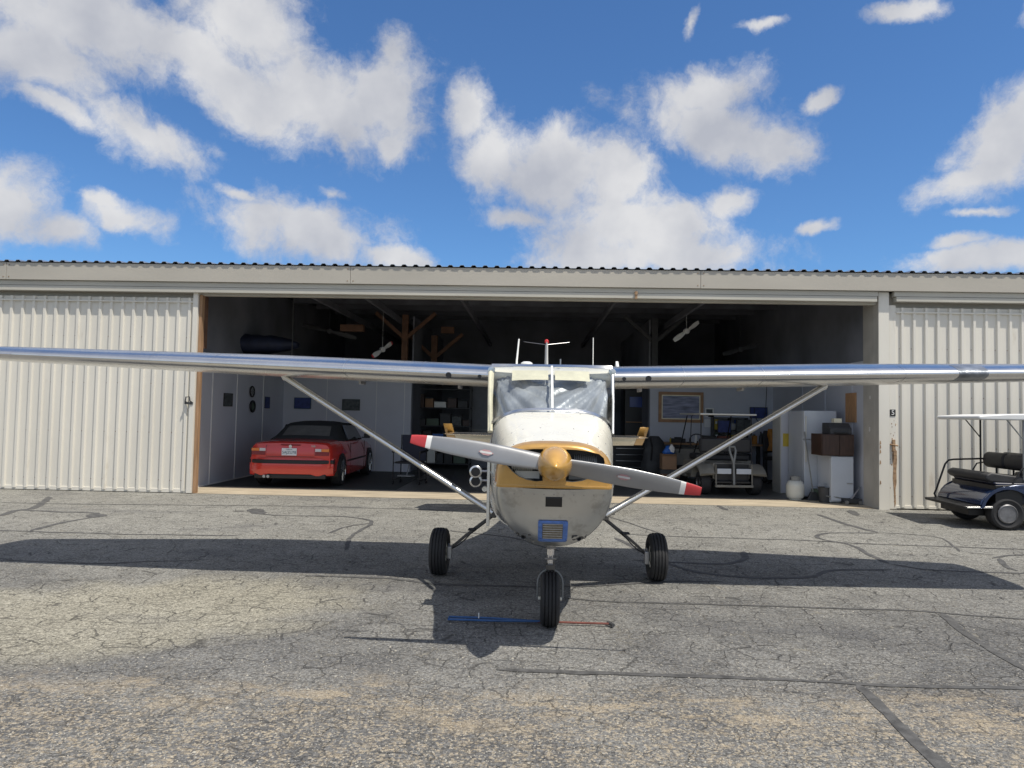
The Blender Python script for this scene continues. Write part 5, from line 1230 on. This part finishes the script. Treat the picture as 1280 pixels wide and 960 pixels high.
mb = MB(); mb.loft([[tuple(ws(u, v_, o_)) for (v_, o_) in ((.93, .002), (.93, .006), (1.0, .008), (1.0, .0))] for u in us]); part('top_strip', mb, 'alu', wsh, smooth=True)
# silver shade behind the glass, folded
mb = MB(); rows = []; rnd = random.Random(4)
un = 60; vn = 24
for j in range(vn+1):
    v = .02+.965*j/vn; row = []
    for i in range(un+1):
        u = -.955+1.91*i/un
        th_ = atan2(1.02-v, 1.02-abs(u)); rr_ = sqrt((1.02-v)**2+(1.02-abs(u))**2)
        f = .013*sin(17*th_+(2.1 if u > 0 else .4))*min(1, rr_*1.4)+.008*sin(39*th_+3*rr_+(1 if u > 0 else 2.6))+.014*sin(5.5*rr_+7*v+u*2)*min(1, rr_)
        row.append(tuple(ws(u, v, -.095+f)))
    rows.append(row)
mb.loft(rows, closed=False, caps=False); o = part('sunshade', mb, 'shade', ac, smooth=True, ang=180); solid(o, .002)
for (u0, u1) in ((-.66, -.06), (.05, .62)):
    mb = MB(); mb.loft([[tuple(ws(u, v, o_)) for v, o_ in ((.66, -.028), (.68, -.022), (.90, -.022), (.905, -.028), (.90, -.036), (.68, -.036))] for u in [u0+(u1-u0)*k/8 for k in range(9)]]); part('sun_visor', mb, 'visor', ac, smooth=True, ang=50, bevel=0)
# door posts and cabin frames
for s_ in (-1, 1):
    a = Vector((s_*.482, 1.33, 1.34)); b = Vector((s_*.503, 1.63, 1.85))
    mb = MB(); mb.tube([a, a.lerp(b, .5)+Vector((s_*.004, 0, 0)), b], [.021, .021, .026] if s_ < 0 else [.013, .013, .017], 10); part('door_post', mb, 'visor' if s_ < 0 else 'alu', ac, smooth=True)
    mb = MB(); mb.lathe([(.001, -.03), (.028, -.028), (.032, 0), (.028, .028), (.001, .03)], (s_*.500, 1.625, 1.845), 'y', 16); part('post_fairing', mb, 'alu', ac, smooth=True)
    mb = MB(); mb.box(s_*.492-.012, s_*.492+.012, 2.30, 2.36, 1.34, 1.83); mb.box(s_*.492-.012, s_*.492+.012, 2.84, 2.91, 1.34, 1.83); mb.box(s_*.494-.012, s_*.494+.012, 1.62, 2.9, 1.79, 1.83); part('window_frame', mb, 'cream', ac, bevel=.004)
    mb = MB(); mb.add([(s_*.490, 1.36, 1.345), (s_*.490, 2.88, 1.345), (s_*.492, 2.88, 1.80), (s_*.495, 1.62, 1.80)], [(0, 1, 2, 3)]); part('side_window', mb, 'glass', ac)
    mb = MB(); mb.box(s_*.25-.2, s_*.25+.2, 1.9, 2.3, .95, 1.1); mb.box(s_*.25-.19, s_*.25+.19, 2.3, 2.42, 1.05, 1.62); part('seat', mb, 'vinyl', ac, bevel=.03)

# wings
def naca(t_, m_=.02, p_=.4, th=.12, side=1):
    yt = 5*th*(.2969*sqrt(t_)-.1260*t_-.3516*t_**2+.2843*t_**3-.1030*t_**4)
    yc = m_/p_**2*(2*p_*t_-t_*t_) if t_ < p_ else m_/(1-p_)**2*((1-2*p_)+2*p_*t_-t_*t_)
    return yc+side*yt
def wstat(x):           # le y, chord, base z
    if x <= 2.45: le, ch_ = 1.62, 1.63
    else: k = (x-2.45)/(5.0-2.45); le, ch_ = 1.62+.10*k, 1.63-.51*k
    return le, ch_, 1.803+math.tan(radians(1.6))*(max(x, .5)-.5)
def afoil(x, s_, f0, f1, n=22, defl=0., shrink=1., zoff=0.):
    le, ch_, zb = wstat(x); inc = radians(1.2-1.0*(x/5)); th = .118*shrink
    fr1 = [f0+(f1-f0)*(1-cos(pi*k/n))/2 for k in range(n+1)] if f0 == 0 else [f0+(f1-f0)*k/8 for k in range(9)]
    up = [(t_, naca(t_, th=th)) for t_ in fr1[::-1]]; dn = [(t_, naca(t_, th=th, side=-1)) for t_ in (fr1[1:] if f0 == 0 else fr1)]
    pts = []
    for t_, z in up+dn:
        y = t_*ch_; zz = z*ch_
        if defl:
            hy, hz_ = f0*ch_, 0.; dy, dz = y-hy, zz-hz_; y = hy+dy*cos(defl)+dz*sin(defl); zz = hz_-dy*sin(defl)+dz*cos(defl)
        pts.append((s_*x, le+y*cos(inc)+zz*sin(inc), zb+zz*cos(inc)-y*sin(inc)+zoff))
    return pts
roofm = MB(); roofm.loft([afoil(x, 1, 0, .98) for x in (-.4999, -.25, 0, .25, .4999)]) if False else None
rsec = []
for x in (-.498, -.25, 0, .25, .498): rsec.append([(x, p[1], p[2]+.0) for p in afoil(.5, 1, 0, .95)])
part('cabin_roof', MB().loft(rsec), 'cream', ac, smooth=True, ang=50)
for s_ in (-1, 1):
    xs_ = [.499, .8, 1.2, 1.6, 2.0, 2.45, 2.8, 3.2, 3.6, 4.0, 4.4, 4.7]
    mb = MB(); mb.loft([afoil(x, s_, 0, .735) for x in xs_]); mb.loft([afoil(x, s_, 0, 1.0) for x in (4.702, 4.85, 4.95)])
    le5 = afoil(4.95, s_, 0, 1.0); cy = sum(p[1] for p in le5)/len(le5); cz = sum(p[2] for p in le5)/len(le5)
    tipsecs = [afoil(4.952, s_, 0, 1)]
    for k in range(1, 6):
        a = k/5*pi/2; f = cos(a); tipsecs.append([(s_*(4.952+.11*sin(a)), cy+(p[1]-cy)*(.35+.65*f), cz+.03+(p[2]-cz-.03)*max(f, .03)) for p in tipsecs[0]])
    wg = part('wing', mb, 'alu_belly', ac, smooth=True, ang=40)
    part('wing_tip', MB().loft(tipsecs), 'cream', wg, smooth=True, ang=60)
    part('flap', MB().loft([afoil(x, s_, .737, 1.0) for x in (.505, 1.3, 2.0, 2.452)]), 'alu_belly', wg, smooth=True, ang=30)
    part('aileron', MB().loft([afoil(x, s_, .737, 1.0, defl=radians(2*s_)) for x in (2.456, 3.0, 3.6, 4.2, 4.698)]), 'alu_belly', wg, smooth=True, ang=30)
    # control horn / flap track bits and skin joints under the wing
    mb = MB()
    for x in (.9, 1.9): le, ch_, zb = wstat(x); mb.box(s_*x-.012, s_*x+.012, le+.70*ch_, le+.82*ch_, zb-.085, zb-.055)
    part('hinge_bracket', mb, 'steel', wg)
    mb = MB()
    for x in (1.1, 1.75, 2.9, 3.45):
        rows = []
        for xx in (x-.004, x+.004):
            full = afoil(xx, s_, 0, .72); c0 = full; rows.append([(p[0], p[1], p[2]) for p in c0])
        cyy = sum(p[1] for p in rows[0])/len(rows[0]); czz = sum(p[2] for p in rows[0])/len(rows[0])
        rows = [[(p[0], cyy+(p[1]-cyy)*1.0015, czz+(p[2]-czz)*1.015) for p in r] for r in rows]; mb.loft(rows, caps=False)
    part('skin_joint', mb, 'alu', wg, smooth=True)
    # vent holes in the leading edge near the root
    for (x, r_) in ((.60, .016), (.80, .024) if s_ > 0 else (.86, .024)):
        le, ch_, zb = wstat(x); o = part('air_vent', MB().lathe([(r_, 0), (r_, .03), (.001, .031)], (s_*x, le-.004, zb-.015), 'y', 18), 'black', wg)
    if s_ > 0:
        rows = []
        for x in (3.33, 3.345, 3.45, 3.555, 3.57):
            full = afoil(x, s_, 0, .10); cyy = wstat(x)[0]+.08; czz = wstat(x)[2]; k = 1.03; rows.append([(p[0], cyy+(p[1]-cyy)*k, czz+(p[2]-czz)*k) for p in full])
        part('landing_light', MB().loft(rows), mat('dull_lens_cover', (.25, .27, .30), .35, .6, .4, 9, .3, 12, dirt=((.55, .55, .55), .58, 14, .7)), wg, smooth=True, ang=60)
    # strut
    le, ch_, zb = wstat(2.42); top = Vector((s_*2.42, le+.30*ch_, zb-.075)); bot = Vector((s_*.475, le+.20, .64))
    d = (bot-top).normalized(); mb = MB(); secs = []; cax = Vector((0, 1, 0)); cax = (cax-d*cax.dot(d)).normalized(); tax = d.cross(cax)
    for t_ in (0, .5, 1): p = top.lerp(bot, t_); secs.append([tuple(p+cax*(.058*cos(k*pi/8))+tax*(.025*sin(k*pi/8)*(1-.25*cos(k*pi/8)))) for k in range(16)])
    stt = part('wing_strut', MB().loft(secs), 'alu', ac, smooth=True, ang=60)
    part('strut_cuff', MB().lathe([(.02, -.05), (.034, -.02), (.038, .0), (.02, .03)], tuple(top+Vector((0, 0, .02))), 'z', 14), 'alu', stt, smooth=True)
    part('strut_fitting', MB().box(bot.x-.03, bot.x+.03, bot.y-.05, bot.y+.05, bot.z-.04, bot.z+.03), 'gear', stt, bevel=.01)
    # main gear
    lg_t = Vector((s_*.44, 2.25, .60)); lg_b = Vector((s_*.885, 2.28, .245)); d = (lg_b-lg_t).normalized(); mb = MB(); secs = []
    for t_ in (0, .25, .5, .75, 1):
        p = lg_t.lerp(lg_b, t_)+Vector((0, 0, .012*sin(pi*t_))); w_ = .055-.022*t_; hh_ = .011; nx = Vector((-d.z, 0, d.x))
        secs.append([tuple(p+Vector((0, a_*w_, 0))+nx*b_*hh_) for a_, b_ in ((-1, -1), (1, -1), (1, 1), (-1, 1))])
    lg = part('landing_gear_leg', MB().loft(secs), 'gear', ac, bevel=.003)
    part('brake_line', MB().tube([tuple(lg_t.lerp(lg_b, t_)+Vector((0, -.05, -.004-.018*sin(pi*max(0, t_-.6)*2.5)))) for t_ in (0, .2, .4, .6, .7, .8, .9, 1)], .006, 6), 'black', lg, smooth=True)
    pz = lg_t.lerp(lg_b, .52); part('step', MB().box(pz.x-.05 if s_ < 0 else pz.x-.01, pz.x+.01 if s_ < 0 else pz.x+.06, 2.14, 2.24, pz.z+.012, pz.z+.022), 'black', lg, bevel=.003)
    R_ = .212; W_ = .156; tx = s_*.99
    prof = [(R_*.48, -W_*.30), (R_*.62, -W_*.46), (R_*.80, -W_*.5), (R_*.92, -W_*.44)]
    g_ = [(-.36, 0), (-.30, 0), (-.285, -.012), (-.25, -.012), (-.235, .004), (-.12, .006), (-.105, -.008), (-.07, -.008), (-.055, .006), (.055, .006), (.07, -.008), (.105, -.008), (.12, .006), (.235, .004), (.25, -.012), (.285, -.012), (.30, 0), (.36, 0)]
    prof += [(R_*(.985-.25*abs(a)**3)+b*.7, a*W_) for a, b in g_] + [(R_*.92, W_*.44), (R_*.80, W_*.5), (R_*.62, W_*.46), (R_*.48, W_*.30)]
    ty = part('main_wheel', MB().lathe(prof, (tx, 2.28, R_), 'x', 48), 'rubber', ac, smooth=True, ang=35)
    part('rim', MB().lathe([(.001, -W_*.42), (R_*.18, -W_*.42), (R_*.2, -W_*.3), (R_*.42, -W_*.28), (R_*.5, -W_*.34), (R_*.5, W_*.34), (R_*.42, W_*.28), (R_*.2, W_*.3), (R_*.18, W_*.5), (.001, W_*.5)], (tx, 2.28, R_), 'x', 32), 'cream', ty, smooth=True, ang=40)
    part('brake', MB().lathe([(.001, 0), (.075, 0), (.075, .012), (.001, .012)], (s_*.905-.006, 2.28, R_), 'x', 24).box(min(s_*.87, s_*.91), max(s_*.87, s_*.91), 2.18, 2.25, R_-.05, R_+.06), 'steel', ty, bevel=.004)
    # tail planes
    rows = []
    for (x, le, ch_, th) in ((.05, 5.95, .70, .07), (.8, 6.02, .62, .055), (1.42, 6.10, .54, .04), (1.50, 6.14, .46, .02)):
        rows.append([(s_*x, le+ch_*t_, 1.175+ch_*z) for t_, z in [(1, .012), (.8, .03), (.5, th*.72), (.2, th*.7), (.05, th*.42), (0, 0), (.05, -th*.42), (.2, -th*.7), (.5, -th*.72), (.8, -.03), (1, -.012)]])
    hs = part('horizontal_stabilizer', MB().loft(rows), 'alu', ac, smooth=True, ang=50)
    rows = []; dfl = radians(24)
    for (x, hy, ch_) in ((.10, 6.66, .42), (.8, 6.65, .40), (1.40, 6.65, .36)):
        rows.append([(s_*x, hy+ch_*t_*cos(dfl)+z*sin(dfl), 1.175-ch_*t_*sin(dfl)+z*cos(dfl)) for t_, z in [(1, .003), (.5, .016), (.05, .022), (0, 0), (.05, -.022), (.5, -.016), (1, -.003)]])
    ev = part('elevator', MB().loft(rows), 'cream', ac, smooth=True, ang=50)
    hb_ = MB(); rows = []
    for x in (1.405, 1.53): rows.append([(s_*x, 6.64+t_*cos(dfl)+z*sin(dfl), 1.175-t_*sin(dfl)+z*cos(dfl)) for t_, z in [(.34, .003), (.1, .02), (-.15, .02), (-.34, .012), (-.37, 0), (-.34, -.012), (-.15, -.02), (.1, -.02), (.34, -.003)]])
    part('horn_balance', hb_.loft(rows), 'gold', ev, smooth=True, ang=50)
# fin and rudder
rows = []
for (z, le, ch_, th) in ((1.28, 5.55, 1.25, .07), (1.7, 5.95, .95, .07), (2.2, 6.25, .74, .065), (2.56, 6.46, .60, .06), (2.60, 6.5, .5, .02)):
    rows.append([(ch_*w_, le+ch_*t_, z) for t_, w_ in [(1, .01), (.7, th*.45), (.35, th*.6), (.1, th*.4), (0, 0), (.1, -th*.4), (.35, -th*.6), (.7, -th*.45), (1, -.01)]])
fin = part('vertical_fin', MB().loft(rows), 'whitep', ac, smooth=True, ang=50)
part('rudder', MB().prism([(6.82, 1.18), (7.15, 1.25), (7.22, 2.5), (7.08, 2.5)], 'x', -.012, .012), 'gold', ac, bevel=.004)
part('beacon', MB().lathe([(.034, 2.60), (.034, 2.615), (.032, 2.645), (.018, 2.66), (.001, 2.664)], (0, 6.75, 0), 'z', 20), 'beacon', fin, smooth=True)
for s_ in (-1, 1): part('whip_antenna', MB().tube([(s_*.02, 6.7, 2.575), (s_*.36, 6.85, 2.63)], .004, 6), 'steel', fin)
# roof antennas and bumps
part('antenna', MB().tube([(-.315, 2.3, 1.93), (-.315, 2.32, 1.98), (-.300, 2.38, 2.19)], [.010, .009, .007], 8), 'whitep', ac, smooth=True)
part('antenna', MB().tube([(.415, 2.6, 1.93), (.415, 2.62, 2.24)], .004, 6), 'whitep', ac, smooth=True)
part('roof_vent', MB().lathe([(.055, 1.905), (.05, 1.935), (.03, 1.945), (.001, 1.948)], (-.215, 1.95, 0), 'z', 18), 'whitep', ac, smooth=True)
part('antenna_base', MB().prism([(2.2, 1.92), (2.36, 1.92), (2.34, 1.965), (2.3, 1.99)], 'x', .60, .625), 'whitep', ac, bevel=.005)
part('thermometer', MB().tube([(.075, 1.72, 1.90), (.075, 1.72, 1.955)], .006, 8), 'steel', ac)
# venturis on the left side of the cowl
for (dz, yv) in ((1.055, .98), (.985, 1.0)):
    vt = part('venturi', MB().lathe([(.040, -.05), (.046, -.045), (.030, .02), (.036, .10), (.032, .10), (.024, .02), (.022, -.03)], (-.555, yv, dz), 'y', 24), 'alu', ac, smooth=True, ang=60)
    part('venturi_throat', MB().lathe([(.034, -.0515), (.034, -.04)], (-.555, yv, dz), 'y', 20), 'black', vt); part('stalk', MB().tube([(-.53, yv+.02, dz), (-.44, yv+.02, dz)], .009, 8), 'steel', vt)
part('cowl_flange', MB().prism([(.95, .66), (1.02, .66), (1.02, 1.25), (.95, 1.22)], 'x', -.472, -.450), 'alu', ac, bevel=.003)
part('fuel_drain', MB().lathe([(.018, -.02), (.022, 0), (.018, .03), (.001, .032)], (-.49, 1.0, .925), 'y', 14), 'cream', ac, smooth=True)
# nose gear
NY = .80
ng = part('nose_strut', MB().tube([(0, NY-.02, .72), (0, NY-.01, .50)], .028, 14).tube([(0, NY-.01, .52), (0, NY, .425)], .019, 14), 'chrome', ac, smooth=True)
part('torque_link', MB().tube([(-.035, NY-.04, .55), (.035, NY-.04, .55)], .009, 8).tube([(-.012, NY+.05, .54), (-.012, NY+.11, .47), (-.012, NY+.05, .42)], .01, 6).tube([(-.04, NY-.04, .475), (.04, NY-.04, .475)], .007, 8), 'steel', ng, smooth=True)
part('fork_head', MB().box(-.032, .032, NY-.04, NY+.04, .392, .432), 'gear', ng, bevel=.008)
pts = [(-.088, NY, .195), (-.088, NY-.01, .26)]+[(-.088*cos(a*pi/10), NY-.01, .30+.098*sin(a*pi/10)) for a in range(11)]+[(.088, NY-.01, .26), (.088, NY, .195)]
part('fork', MB().tube(pts, .0065, 8), 'hose', ng, smooth=True)
R_ = .190; W_ = .135; prof = [(R_*.48, -W_*.30), (R_*.62, -W_*.46), (R_*.80, -W_*.5), (R_*.92, -W_*.44)]+[(R_*(.985-.25*abs(a)**3)+b*.7, a*W_) for a, b in g_] + [(R_*.92, W_*.44), (R_*.80, W_*.5), (R_*.62, W_*.46), (R_*.48, W_*.30)]
ty = part('nose_wheel', MB().lathe(prof, (0, NY, R_), 'x', 48), 'rubber', ac, smooth=True, ang=35)
part('rim', MB().lathe([(.001, -W_*.62), (.012, -W_*.62), (.012, -W_*.3), (R_*.42, -W_*.28), (R_*.5, -W_*.34), (R_*.5, W_*.34), (R_*.42, W_*.28), (.012, W_*.3), (.012, W_*.62), (.001, W_*.62)], (0, NY, R_), 'x', 32), 'cream', ty, smooth=True, ang=40)
